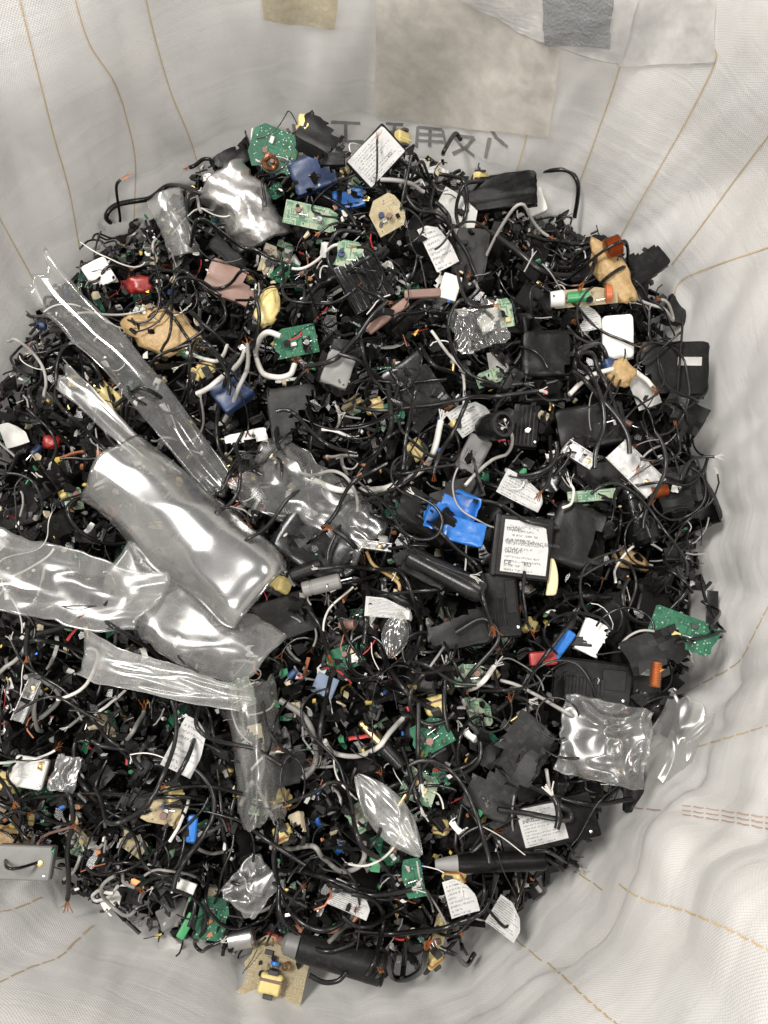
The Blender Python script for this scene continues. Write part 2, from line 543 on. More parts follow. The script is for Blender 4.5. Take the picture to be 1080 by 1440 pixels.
def tube_into(bm, pts, r, sides=8, taper=None, cap=True):
    pts = [Vector(p) for p in pts]
    n = len(pts)
    tang = [(pts[min(i + 1, n - 1)] - pts[max(i - 1, 0)]).normalized() for i in range(n)]
    ref = Vector((0, 0, 1)) if abs(tang[0].z) < 0.9 else Vector((1, 0, 0))
    nrm = tang[0].cross(ref).normalized()
    rings = []
    for i in range(n):
        nrm = (nrm - tang[i] * nrm.dot(tang[i]))
        if nrm.length < 1e-6:
            nrm = tang[i].orthogonal()
        nrm.normalize()
        b = tang[i].cross(nrm)
        rr = r if taper is None else r * taper[i]
        rings.append([bm.verts.new(pts[i] + (nrm * math.cos(2 * math.pi * k / sides) + b * math.sin(2 * math.pi * k / sides)) * rr) for k in range(sides)])
    for i in range(n - 1):
        for k in range(sides):
            bm.faces.new((rings[i][k], rings[i][(k + 1) % sides], rings[i + 1][(k + 1) % sides], rings[i + 1][k]))
    if cap:
        bm.faces.new(rings[0][::-1])
        bm.faces.new(rings[-1])
    return bm


def lathe(prof, sides=20, bm=None, axis='x', c=(0, 0, 0)):
    """profile [(along, radius)] spun about an axis"""
    bm = bm or bmesh.new()
    rings = []
    for a, r in prof:
        ring = []
        for k in range(sides):
            s, co = math.sin(2 * math.pi * k / sides) * r, math.cos(2 * math.pi * k / sides) * r
            p = {'x': (a, co, s), 'z': (co, s, a), 'y': (co, a, s)}[axis]
            ring.append(bm.verts.new((p[0] + c[0], p[1] + c[1], p[2] + c[2])))
        rings.append(ring)
    for i in range(len(rings) - 1):
        for k in range(sides):
            bm.faces.new((rings[i][k], rings[i][(k + 1) % sides], rings[i + 1][(k + 1) % sides], rings[i + 1][k]))
    bm.faces.new(rings[0][::-1])
    bm.faces.new(rings[-1])
    bmesh.ops.recalc_face_normals(bm, faces=bm.faces[:])
    return bm


def blob(sx, sy, sz, seed, rough=0.35, sub=3):
    bm = bmesh.new()
    bmesh.ops.create_icosphere(bm, subdivisions=sub, radius=0.5)
    for v in bm.verts:
        p = v.co * 2
        s = 1 + rough * noise.noise(p * 1.4 + Vector((seed, 0, 0))) + rough * 0.5 * noise.noise(p * 3.6 + Vector((0, seed, 0))) + rough * 0.18 * noise.noise(p * 9 + Vector((0, 0, seed)))
        v.co = Vector((v.co.x * s * sx, v.co.y * s * sy, v.co.z * s * sz))
    return bm


def sheet(nx, ny, fn, t=0.0004):
    bm = bmesh.new()
    g = [[bm.verts.new(fn(i / nx, j / ny)) for i in range(nx + 1)] for j in range(ny + 1)]
    for j in range(ny):
        for i in range(nx):
            bm.faces.new((g[j][i], g[j][i + 1], g[j + 1][i + 1], g[j + 1][i]))
    if t:
        thicken(bm, t)
    return bm


def sticker(w, d, mat, z=0.0, pts=None, curl=0.0, nx=8, ny=8):
    """thin printed label with UV 0..1; pts may clip a corner by moving grid points"""
    bm = bmesh.new()
    uvl = bm.loops.layers.uv.new('UVMap')
    g = []
    for j in range(ny + 1):
        row = []
        for i in range(nx + 1):
            u, v = i / nx, j / ny
            x, y = (u - 0.5) * w, (v - 0.5) * d
            if pts:
                x, y = pts(u, v, x, y)
            row.append((bm.verts.new((x, y, z + curl * ((u - 0.5) ** 2 * 4) + curl * 0.5 * noise.noise(Vector((u * 2.5, v * 2.5, w * 99))))), u, v))
        g.append(row)
    for j in range(ny):
        for i in range(nx):
            q = (g[j][i], g[j][i + 1], g[j + 1][i + 1], g[j + 1][i])
            f = bm.faces.new([a[0] for a in q])
            for lp, a in zip(f.loops, q):
                lp[uvl].uv = (a[1], a[2])
    r = bmesh.ops.solidify(bm, geom=bm.faces[:], thickness=0.00025)
    return to_mesh(bm, 'label', mat)


# ------------------------------------------------------------------ object helpers
def link(name, me, parent=None, loc=None):
    o = bpy.data.objects.new(name, me)
    COL.objects.link(o)
    if parent:
        o.parent = parent
    if loc:
        o.location = loc
    return o


def tag(o, label, cat, group=None, kind=None):
    if label:
        o['label'] = label
    if cat:
        o['category'] = cat
    if group:
        o['group'] = group
    if kind:
        o['kind'] = kind
    return o


def make(name, parts, M, label=None, cat=None, group=None):
    """parts: [(part_name, mesh, local_loc or None, [sub-parts])]; one part -> that mesh is the thing"""
    if len(parts) == 1 and len(parts[0]) < 4:
        o = link(name, parts[0][1])
    else:
        o = link(name, None)
        o.empty_display_size = 0.01
        for p in parts:
            c = link(p[0], p[1], o, p[2] if len(p) > 2 else None)
            for s in (p[3] if len(p) > 3 else ()):
                link(s[0], s[1], c, s[2] if len(s) > 2 else None)
    o.matrix_world = M
    return tag(o, label, cat, group)


# ------------------------------------------------------------------ rim of the heap (traced) and height grid
RIM = [(440, 170), (520, 185), (600, 212), (660, 232), (720, 250), (790, 280), (840, 312), (890, 345), (925, 400), (955, 450), (985, 500),
       (998, 600), (998, 690), (995, 780), (1000, 880), (990, 950), (962, 1010), (930, 1070), (890, 1128), (850, 1175), (800, 1232), (750, 1282),
       (700, 1330), (650, 1362), (600, 1378), (540, 1386), (440, 1392), (370, 1392), (310, 1375), (250, 1350), (190, 1318), (110, 1285), (50, 1258),
       (0, 1238), (-50, 1150), (-85, 1000), (-88, 850), (-62, 700), (-25, 575), (8, 480), (35, 420), (70, 365), (120, 325), (170, 285), (240, 245),
       (300, 212), (350, 188)]
rw = np.array([onz(u, v, 0.0)[:2] for u, v in RIM])
CEN = np.array([-0.035, 0.215])
th = np.arctan2(rw[:, 1] - CEN[1], rw[:, 0] - CEN[0])
rr = np.hypot(rw[:, 0] - CEN[0], rw[:, 1] - CEN[1])
K = 6
A = np.column_stack([np.ones_like(th)] + [f(k * th) for k in range(1, K + 1) for f in (np.cos, np.sin)])
COEF = np.linalg.lstsq(A, rr, rcond=None)[0]


def rim(t):
    t = np.asarray(t)
    s = COEF[0] + 0 * t
    for k in range(1, K + 1):
        s = s + COEF[2 * k - 1] * np.cos(k * t) + COEF[2 * k] * np.sin(k * t)
    return s


RES = 0.003
X0, X1, Y0, Y1 = -0.62, 0.56, -0.4, 0.86
NX, NY = int((X1 - X0) / RES), int((Y1 - Y0) / RES)
gx = X0 + (np.arange(NX) + 0.5) * RES
gy = Y0 + (np.arange(NY) + 0.5) * RES
GXX, GYY = np.meshgrid(gx, gy)
RHO = np.hypot(GXX - CEN[0], GYY - CEN[1]) / rim(np.arctan2(GYY - CEN[1], GXX - CEN[0]))


def smooth_noise(sc, seed):
    rs = np.random.RandomState(seed)
    n = 40
    a = rs.rand(n, n)
    fx, fy = (GXX - X0) / sc % (n - 2), (GYY - Y0) / sc % (n - 2)
    i, j = fx.astype(int), fy.astype(int)
    s, t = fx - i, fy - j
    s, t = s * s * (3 - 2 * s), t * t * (3 - 2 * t)
    return (a[j, i] * (1 - s) + a[j, i + 1] * s) * (1 - t) + (a[j + 1, i] * (1 - s) + a[j + 1, i + 1] * s) * t


DOME = 0.055 * np.clip(1 - RHO ** 2.4, 0, 1) + 0.030 * (smooth_noise(0.12, 1) - 0.5) + 0.016 * (smooth_noise(0.05, 2) - 0.5) - 0.055
G = np.where(RHO < 1.0, DOME, -0.5)
CORE = DOME - 0.03 * np.clip((RHO - 0.88) / 0.1, 0, 1)
CAP = DOME + 0.085 - 0.03 * np.clip((RHO - 0.85) / 0.1, 0, 1)


def gz(x, y):
    i = int((x - X0) / RES)
    j = int((y - Y0) / RES)
    if 0 <= i < NX and 0 <= j < NY:
        return float(G[j, i])
    return -0.5


TS = np.arange(0.45, 1.7, 0.0015)


def hit(u, v):
    """where the line of sight of photo pixel (u, v) meets the heap as it is now"""
    d = ray(u, v)
    P = C0[None] + TS[:, None] * d[None]
    i = np.clip(((P[:, 0] - X0) / RES).astype(int), 0, NX - 1)
    j = np.clip(((P[:, 1] - Y0) / RES).astype(int), 0, NY - 1)
    zz = np.where(G[j, i] < -0.4, -0.02, G[j, i])
    w = np.nonzero(P[:, 2] < zz)[0]
    k = w[0] if len(w) else len(TS) - 1
    return P[k]


def settle(x, y, hx, hy, hz, yaw, tilt=(0, 0), sink=0.0, follow=0.75, q=80, press=True, normal=None, limit=False):
    """let a hx*hy*hz (half sizes) piece down on the heap at x, y; returns its matrix and raises the height grid"""
    R = max(hx, hy) * 0.95
    i0, i1 = max(0, int((x - R - X0) / RES)), min(NX, int((x + R - X0) / RES) + 2)
    j0, j1 = max(0, int((y - R - Y0) / RES)), min(NY, int((y + R - Y0) / RES) + 2)
    xs, ys, zs = GXX[j0:j1, i0:i1], GYY[j0:j1, i0:i1], G[j0:j1, i0:i1]
    c, s = math.cos(yaw), math.sin(yaw)
    lx, ly = (xs - x) * c + (ys - y) * s, -(xs - x) * s + (ys - y) * c
    msk = (np.abs(lx) <= hx + RES) & (np.abs(ly) <= hy + RES) & (zs > -0.4)
    if msk.sum() < 3:
        z = gz(x, y)
        z = 0 if z < -0.4 else z
        return Matrix.Translation((x, y, z + hz)) @ Matrix.Rotation(yaw, 4, 'Z')
    px, py, pz = xs[msk], ys[msk], zs[msk]
    if normal is None:
        M_ = np.column_stack([px - x, py - y, np.ones_like(px)])
        co = np.linalg.lstsq(M_, pz, rcond=None)[0]
        gxs, gys = np.clip(co[:2], -0.9, 0.9) * follow
        nrm = Vector((-gxs, -gys, 1)).normalized()
    else:
        nrm = Vector(normal).normalized()
    xa = Vector((c, s, 0))
    xa = (xa - nrm * xa.dot(nrm)).normalized()
    ya = nrm.cross(xa)
    B = Matrix((xa, ya, nrm)).transposed().to_4x4() @ Matrix.Rotation(tilt[0], 4, 'X') @ Matrix.Rotation(tilt[1], 4, 'Y')
    n2 = B.col[2].to_3d()
    nz = max(n2.z, 0.25)
    # height of the piece's bottom plane over each cell
    rel = -(n2.x * (px - x) + n2.y * (py - y)) / nz
    zc = float(np.percentile(pz - rel, q)) + hz / nz * 0.9 - sink
    if limit and zc + hz > CAP[min(NY - 1, max(0, int((y - Y0) / RES))), min(NX - 1, max(0, int((x - X0) / RES)))]:
        return None
    if press:
        top = zc + rel + hz / nz * 0.8
        zs[msk] = np.maximum(pz, np.minimum(top, pz + 0.06))
    return Matrix.Translation((x, y, zc)) @ B


def inside(rnd, lim=0.96):
    while True:
        x, y = rnd.uniform(X0, X1), rnd.uniform(Y0, Y1)
        if np.hypot(x - CEN[0], y - CEN[1]) < lim * float(rim(math.atan2(y - CEN[1], x - CEN[0]))):
            u, v = pix((x, y, 0))
            if -70 < u < 1110 and -20 < v < 1460:
                return x, y


# ------------------------------------------------------------------ the bag
BAGTOP = 0.5
NT, NZ = 520, 150
ZB = -0.16


def bag_r(t, z):
    base = float(rim(t)) + 0.012
    x, y = math.cos(t), math.sin(t)
    zz = max(z, 0)
    r = base + 0.22 * zz - 0.02 * math.sin(min(zz / 0.5, 1) * math.pi)
    if z < 0:
        r += z * 0.25
    s = t * 0.5
    amp = min(1.0, 0.35 + zz * 4)
    # slack cloth: broad bulges, upright gathers near the rim, slanting pulls
    r += 0.035 * amp * noise.noise(Vector((x * 1.6, y * 1.6, z * 3.0 + 3)))
    r += 0.016 * amp * noise.noise(Vector((x * 4.5 + 5, y * 4.5, z * 6.0)))
    # upright gathers: creases that run up the cloth, leaning a little
    for fr, sh, am, zs_ in ((5.0, 0.5, 0.014, 1.0), (9.0, -0.4, 0.007, 1.2), (19.0, 0.5, 0.0022, 1.5), (34.0, 0.3, 0.0010, 2.0)):
        tt = t + sh * z
        g = noise.noise(Vector((math.cos(tt) * fr, math.sin(tt) * fr, z * zs_ + fr)))
        r += am * (0.5 - 2.0 * abs(g)) * (0.55 + 0.45 * math.exp(-zz * 4))
    # slack folds lying along the rim
    g2 = noise.noise(Vector((x * 2.2, y * 2.2, z * 7 + 3 * noise.noise(Vector((x * 2, y * 2, 4))))))
    r += 0.004 * (0.4 - 2 * abs(g2)) * math.exp(-zz * 6)
    tc0 = (t + math.pi) % (2 * math.pi) - math.pi
    wr = math.exp(-((tc0 + 0.75) / 0.6) ** 2)
    for fz, am in ((7, 0.010), (15, 0.005), (31, 0.0016)):
        g3 = noise.noise(Vector((x * 3.0 + fz, y * 3.0, z * fz + 1.5 * t)))
        r += wr * am * (0.4 - 2 * abs(g3))
    # a tuck in the near right wall: the cloth above leans inwards over the cloth below
    tc = (t + math.pi) % (2 * math.pi) - math.pi
    w = math.exp(-((tc + 0.95) / 0.42) ** 2)
    zf = 0.075 + 0.03 * math.sin(tc * 5)
    r -= 0.020 * w / (1 + math.exp(-(z - zf) / 0.006)) * math.exp(-max(0, z - zf) * 7)
    return r


bv, buv = [], []
for j in range(NZ + 1):
    z = ZB + (BAGTOP - ZB) * (j / NZ)
    for i in range(NT):
        t = 2 * math.pi * i / NT - math.pi
        r = bag_r(t, z)
        bv.append((CEN[0] + r * math.cos(t), CEN[1] + r * math.sin(t), z))
bf = [(j * NT + i, (j + 1) * NT + i, (j + 1) * NT + (i + 1) % NT, j * NT + (i + 1) % NT) for j in range(NZ) for i in range(NT)]
bag_me = bpy.data.meshes.new('bag_wall')
bag_me.from_pydata(bv, [], bf)
uvl = bag_me.uv_layers.new(name='UVMap')
RM = float(COEF[0])
uvs = np.empty((len(bf), 4, 2))
for k in range(len(bf)):
    j, i = divmod(k, NT)
    for q, (a, b) in enumerate(((i, j), (i, j + 1), (i + 1, j + 1), (i + 1, j))):
        uvs[k, q] = (a / NT * 2 * math.pi * RM, b / NZ * (BAGTOP - ZB))
uvl.data.foreach_set('uv', uvs.ravel())
bag_me.polygons.foreach_set('use_smooth', [True] * len(bf))
bag_me.materials.append(MATS['woven_bag'])
BAG = link('bulk_bag', None)
tag(BAG, 'large off-white woven bulk bag with tan yarn lines holding the heap of crushed chargers', 'bag')
wall = link('bag_wall', bag_me, BAG)
bag_bvh = BVHTree.FromPolygons(bv, bf)
# bag floor, far below the scrap
bm = bmesh.new()
ring = [bm.verts.new(bv[i]) for i in range(0, NT, 4)]
bm.faces.new(ring)
link('bag_floor', to_mesh(bm, 'bag_floor', 'woven_bag', False), BAG)


def on_wall(u, v):
    d = Vector(ray(u, v)).normalized()
    loc, nrm, idx, dist = bag_bvh.ray_cast(Vector(C0), d)
    if loc is None:
        return None, None
    if nrm.dot(d) > 0:
        nrm = -nrm
    return loc, nrm


def dense(pts, step=6):
    out = []
    for (a, b) in zip(pts[:-1], pts[1:]):
        n = max(1, int(math.dist(a, b) / step))
        out += [(a[0] + (b[0] - a[0]) * k / n, a[1] + (b[1] - a[1]) * k / n) for k in range(n)]
    return out + [pts[-1]]


def catmull(pts, n=8):
    P = [Vector(p) for p in pts]
    P = [P[0] * 2 - P[1]] + P + [P[-1] * 2 - P[-2]]
    out = []
    for i in range(1, len(P) - 2):
        for k in range(n):
            t = k / n
            a, b, c, d = P[i - 1:i + 3]
            out.append(0.5 * ((2 * b) + (c - a) * t + (2 * a - 5 * b + 4 * c - d) * t * t + (3 * b - a - 3 * c + d) * t ** 3))
    return out + [P[-2]]


def wall_ribbon(name, pts, width, mat, lift=0.0008, parent=BAG, wob=0.15, spline=True, dash=False, hump=0.12):
    """a flat yarn, tape or pen stroke that follows the cloth; dash leaves the gaps where the yarn dives under the weave"""
    pp = [tuple(p) for p in catmull([(a, b, 0) for a, b in pts], 6)] if spline and len(pts) > 2 else pts
    pp = dense([(p[0], p[1]) for p in pp], 3 if dash else 5)
    L = [on_wall(*p) for p in pp]
    L = [l for l in L if l[0] is not None]
    # a fold hides a stretch of the line: what shows on either side is a piece of its own
    cut = [0] + [k for k in range(1, len(L)) if (L[k][0] - L[k - 1][0]).length > (0.014 if dash else 0.04)] + [len(L)]
    if len(cut) > 2:
        for a_, b_ in zip(cut[:-1], cut[1:]):
            ribbon_run(name, L[a_:b_], width, mat, lift, parent, wob, dash, hump)
        return
    return ribbon_run(name, L, width, mat, lift, parent, wob, dash, hump)


def ribbon_run(name, L, width, mat, lift, parent, wob, dash, hump):
    if len(L) < 4 and dash or len(L) < 2:
        return
    bm = bmesh.new()
    prev = None
    for i, (p, n) in enumerate(L):
        t = (L[min(i + 1, len(L) - 1)][0] - L[max(i - 1, 0)][0]).normalized()
        s = t.cross(n).normalized() * width * 0.5 * (1 + wob * noise.noise(p * 300))
        if dash:
            p = p + s * (0.35 if (i // 3) % 2 else -0.35)
        a, b = bm.verts.new(p + n * lift - s), bm.verts.new(p + n * lift + s)
        m_ = bm.verts.new(p + n * (lift + width * hump))
        if prev and not (dash and i % 6 == 5):
            bm.faces.new((prev[0], prev[1], m_, a))
            bm.faces.new((prev[1], prev[2], b, m_))
        prev = (a, m_, b)
    bmesh.ops.delete(bm, geom=[v for v in bm.verts if not v.link_faces], context='VERTS')
    return link(name, to_mesh(bm, name, mat), parent)


YARNS = [[(25, -10), (50, 90), (75, 190), (95, 260), (112, 352)], [(103, -10), (125, 60), (160, 115), (180, 175), (190, 230), (188, 312)],
         [(203, -10), (218, 55), (240, 130), (265, 190), (284, 250)], [(-5, 300), (20, 345), (48, 395)],
         [(776, 40), (760, 120), (740, 195), (722, 255)], [(890, -10), (886, 40), (874, 88), (850, 160), (812, 265)],
         [(1003, -10), (1004, 60), (1006, 88), (960, 180), (905, 275), (866, 345)], [(1090, 180), (1040, 245), (985, 320), (945, 372)],
         [(1090, 345), (1010, 372), (958, 395), (948, 430), (955, 470)],
         [(1090, 835), (1062, 890), (1040, 930), (1000, 955), (968, 972)], [(1090, 1018), (1030, 1036), (975, 1052)],
         [(1090, 1152), (1030, 1143), (960, 1133)], [(1090, 1160), (1030, 1150), (960, 1140)], [(1090, 1168), (1030, 1157), (960, 1146)],
         [(935, 1140), (905, 1138), (880, 1133)],
         [(1090, 1342), (1030, 1310), (960, 1280), (905, 1265), (868, 1242)], [(848, 1252), (828, 1238), (808, 1226)],
         [(872, 1445), (830, 1410), (790, 1372), (770, 1355)], [(762, 1352), (735, 1330), (712, 1310)],
         [(-5, 1384), (40, 1362), (82, 1347), (108, 1322), (130, 1302)], [(-5, 1284), (25, 1277), (58, 1262)]]
for y in YARNS:
    near = y[0][1] > 800
    wall_ribbon('yarn_line', y, 0.0015 if near else 0.0013, 'stripe_red' if 1120 < y[0][1] < 1180 else 'stripe_tan', dash=near)


def wall_patch(name, quad, mat, lift, n=14, wrinkle=0.0, seed=0.0, parent=BAG):
    """cloth, tape or paper lying on the wall; quad = four photo corners in order"""
    bm = bmesh.new()
    rows = []
    for j in range(n + 1):
        r_ = []
        for i in range(n + 1):
            s, t = i / n, j / n
            u = (quad[0][0] * (1 - s) + quad[1][0] * s) * (1 - t) + (quad[3][0] * (1 - s) + quad[2][0] * s) * t
            v = (quad[0][1] * (1 - s) + quad[1][1] * s) * (1 - t) + (quad[3][1] * (1 - s) + quad[2][1] * s) * t
            u += 3 * noise.noise(Vector((u * 0.02, v * 0.02, seed)))
            v += 3 * noise.noise(Vector((u * 0.02, v * 0.02, seed + 5)))
            p, nn = on_wall(u, v)
            if p is None:
                p, nn = r_[-1] if r_ else rows[-1][i]
            w = wrinkle * noise.noise(Vector((s * 2.0 + seed, t * 9 + s * 3, seed)))
            r_.append((p, nn, w))
        rows.append([(a[0], a[1], a[2] if len(a) > 2 else 0) for a in r_])
    g = [[bm.verts.new(p + nn * (lift + abs(w))) for p, nn, w in r_] for r_ in rows]
    for j in range(n):
        for i in range(n):
            bm.faces.new((g[j][i], g[j + 1][i], g[j + 1][i + 1], g[j][i + 1]))
    bmesh.ops.solidify(bm, geom=bm.faces[:], thickness=0.0008)
    return link(name, to_mesh(bm, name, mat), parent)


plastic('cloth_flap', (0.88, 0.865, 0.845), 0.55, dust=0.04, var=0.05, bump=0.06, bscale=500, dcol=(0.5, 0.48, 0.45))
wall_patch('document_pouch', [(529, -8), (800, -8), (772, 192), (528, 163)], 'pouch', 0.0022, wrinkle=0.003, seed=3)
wall_patch('top_flap', [(640, -8), (900, -8), (872, 88), (770, 62)], 'cloth_flap', 0.0038, wrinkle=0.0015, seed=8)
wall_patch('top_flap', [(880, -8), (1010, -8), (1006, 86), (868, 92)], 'cloth_flap', 0.0024, wrinkle=0.001, seed=12)
wall_patch('webbing_patch', [(768, -8), (864, -8), (858, 64), (772, 56)], 'webbing', 0.0065, wrinkle=0.002, seed=5)
wall_patch('tape_patch', [(369, -8), (478, -8), (470, 40), (370, 26)], 'kraft', 0.002, wrinkle=0.001, seed=6)
# print on the outside of the bag showing through, so it stands mirrored here
CHARS = [[[(413, 174), (416, 196)], [(424, 174), (426, 196)], [(404, 180), (410, 190)], [(436, 180), (430, 190)], [(400, 198), (440, 200)]],
         [[(465, 171), (507, 173)], [(486, 173), (486, 196)], [(460, 197), (512, 199)]],
         [[(543, 173), (567, 175)], [(536, 184), (574, 187)], [(555, 174), (554, 203), (562, 200)]],
         [[(588, 178), (623, 182)], [(588, 178), (586, 207)], [(623, 182), (628, 207)], [(605, 180), (604, 206)], [(588, 188), (623, 190)], [(587, 197), (624, 199)]],
         [[(636, 190), (668, 193)], [(638, 191), (650, 206), (668, 219)], [(668, 193), (656, 207), (637, 216)], [(690, 180), (698, 193), (714, 206)], [(689, 193), (683, 222)]]]
for ch in CHARS:
    co_ = link('printed_character', None, BAG)
    co_.empty_display_size = 0.01
    for s in ch:
        wall_ribbon('stroke', s, 0.0048, 'pen', lift=0.0009, parent=co_, spline=False, wob=0.3, hump=0.02)

# ------------------------------------------------------------------ the dark inside of the heap
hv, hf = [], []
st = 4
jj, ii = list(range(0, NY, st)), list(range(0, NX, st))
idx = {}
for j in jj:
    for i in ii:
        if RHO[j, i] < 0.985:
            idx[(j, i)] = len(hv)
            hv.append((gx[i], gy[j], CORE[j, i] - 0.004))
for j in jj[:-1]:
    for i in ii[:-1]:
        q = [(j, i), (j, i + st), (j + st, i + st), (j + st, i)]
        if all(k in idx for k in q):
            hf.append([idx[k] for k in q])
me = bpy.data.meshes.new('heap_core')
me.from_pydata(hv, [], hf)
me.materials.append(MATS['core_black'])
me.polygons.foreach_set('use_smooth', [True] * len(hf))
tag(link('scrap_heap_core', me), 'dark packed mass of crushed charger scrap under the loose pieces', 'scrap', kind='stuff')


# ------------------------------------------------------------------ uncountable small scrap, joined
class Bits:
    def __init__(s):
        s.v, s.f = [], []

    def add(s, M, verts, faces):
        b = len(s.v)
        a = np.array(M)
        w = np.asarray(verts) @ a[:3, :3].T + a[:3, 3]
        s.v.extend(map(tuple, w))
        s.f.extend([[b + k for k in f] for f in faces])

    def build(s, name, mat, label, cat):
        me = bpy.data.meshes.new(name)
        me.from_pydata(s.v, [], s.f)
        me.materials.append(MATS[mat])
        return tag(link(name, me), label, cat, kind='stuff')


def prism(rnd, w, d, t, k):
    p = ngon(rnd, w, d, k, 0.4)
    v = [(x, y, -t / 2) for x, y in p] + [(x * rnd.uniform(0.9, 1), y * rnd.uniform(0.9, 1), t / 2) for x, y in p]
    f = [list(range(k))[::-1], list(range(k, 2 * k))] + [[i, (i + 1) % k, k + (i + 1) % k, k + i] for i in range(k)]
    return v, f


def angle_bit(rnd, w, d, t):
    """a snapped corner: two small walls meeting at an edge"""
    v, f = prism(rnd, w, d, t, 5)
    h = d * rnd.uniform(0.3, 0.8)
    b = len(v)
    e = rnd.uniform(-0.4, 0.4) * d
    v += [(-w * .45, e, 0), (w * .45, e, 0), (w * .3, e + t, h), (-w * .4, e + t, h * .7), (-w * .45, e + t, 0), (w * .45, e + t, 0), (w * .3, e + 2 * t, h), (-w * .4, e + 2 * t, h * .7)]
    f += [[b, b + 1, b + 2, b + 3], [b + 7, b + 6, b + 5, b + 4], [b + 3, b + 2, b + 6, b + 7], [b + 1, b + 5, b + 6, b + 2], [b, b + 3, b + 7, b + 4]]
    return v, f


def wire_bit(rnd, L, r, n=7, sides=5):
    a, k = 0.0, rnd.uniform(-1, 1) * 2.4 / n
    p = np.zeros(3)
    P = []
    for i in range(n):
        P.append(p.copy())
        a += k + rnd.uniform(-0.2, 0.2)
        p = p + np.array([math.cos(a), math.sin(a), rnd.uniform(-0.25, 0.25)]) * L / n
    P = np.array(P) - np.mean(P, axis=0)
    v, f = [], []
    for i in range(n):
        t = P[min(i + 1, n - 1)] - P[max(i - 1, 0)]
        t /= np.linalg.norm(t)
        s = np.cross(t, (0, 0, 1))
        s /= np.linalg.norm(s)
        b = np.cross(s, t)
        for q in range(sides):
            v.append(tuple(P[i] + (s * math.cos(6.283 * q / sides) + b * math.sin(6.283 * q / sides)) * r))
    for i in range(n - 1):
        for q in range(sides):
            f.append([i * sides + q, i * sides + (q + 1) % sides, (i + 1) * sides + (q + 1) % sides, (i + 1) * sides + q])
    f += [list(range(sides))[::-1], list(range((n - 1) * sides, n * sides))]
    return v, f


right_side = lambda x, y: 1 / (1 + math.exp(-(x - 0.10) * 16))
KEEP = []      # (u, v, radius) in photo px that stay uncovered


def covered(p):
    u, v = pix(p)
    return any((u - a) ** 2 + (v - b) ** 2 < c * c for a, b, c in KEEP)


black, crumb, wire = Bits(), Bits(), Bits()
rn = random.Random(21)


def scatter(n, big, k_=1.0):
    for k in range(n):
        x, y = inside(rn, 0.985)
        if KEEP and covered((x, y, 0.02)):
            continue
        yaw = rn.uniform(0, 6.283)
        tl = (rn.gauss(0, 0.45), rn.gauss(0, 0.45))
        q = rn.random()
        if q > 0.5 and rn.random() < 0.75 * right_side(x, y):
            q *= 0.5
        if big:
            w = rn.uniform(0.010, 0.034) * k_
            d = w * rn.uniform(0.35, 0.9)
            t = rn.uniform(0.0015, 0.003)
            if q < 0.66:
                vf = prism(rn, w, d, t, rn.choice((4, 5, 6))) if rn.random() < 0.55 else angle_bit(rn, w, d, t)
                tgt = black
            elif q < 0.84:
                L = rn.uniform(0.02, 0.06)
                vf = wire_bit(rn, L, rn.choice((0.0007, 0.0011, 0.0017, 0.0022)))
                w, d, t = L * 0.6, L * 0.3, 0.003
                tgt = wire
            else:
                vf = prism(rn, w * 0.7, d * 0.7, t, 5)
                tgt = crumb
        else:
            w = abs(rn.gauss(0.005, 0.0025)) + 0.0018
            d = w * rn.uniform(0.3, 1.0)
            t = rn.uniform(0.0006, 0.003)
            if q < 0.36:
                vf, tgt = prism(rn, w * 1.6, d * 1.6, t, 5), black
            elif q < 0.54:
                L = rn.uniform(0.010, 0.05)
                vf, tgt = wire_bit(rn, L, rn.choice((0.0005, 0.0007, 0.001))), wire
                w, d, t = L * 0.6, L * 0.2, 0.0015
            else:
                vf, tgt = prism(rn, w, d, t, rn.choice((4, 4, 5))), crumb
        M = settle(x, y, w / 2, d / 2, t / 2, yaw, tl, sink=0.001, q=60, limit=True)
        if M is not None:
            tgt.add(M, *vf)


scatter(4200, True)

# ------------------------------------------------------------------ countable scrap pieces: prototypes
PB = random.Random(5)
protos = {}


def pr(kind, name, parts, half, desc, cat):
    protos.setdefault(kind, []).append((name, parts, half, desc, cat))


for k in range(26):
    w, d, h = PB.uniform(0.032, 0.075), PB.uniform(0.026, 0.05), PB.uniform(0.012, 0.028)
    mt = PB.choice(['black_abs', 'black_abs', 'black_abs', 'black_gloss', 'dark_grey'])
    me = to_mesh(shell(w, d, h, 0.0018, PB, cuts=PB.choice((1, 2, 2)), crumple=PB.choice((0, 0.03, 0.06)), keep=PB.uniform(0.0, 0.4), rad=PB.uniform(0.12, 0.3), n=PB.choice((6, 8))), 'shell', mt, angle=22)
    szw = 'large' if w > 0.06 else ('small' if w < 0.045 else 'medium')
    sh = 'deep' if h > 0.021 else 'shallow'
    pr('shell', 'charger_shell', [('shell', me)], (w / 2, d / 2, h / 2), f'{szw} {sh} ' + {'black_abs': 'matt black', 'black_gloss': 'glossy black', 'dark_grey': 'dark grey'}[mt] + ' broken charger shell', 'plastic shell')
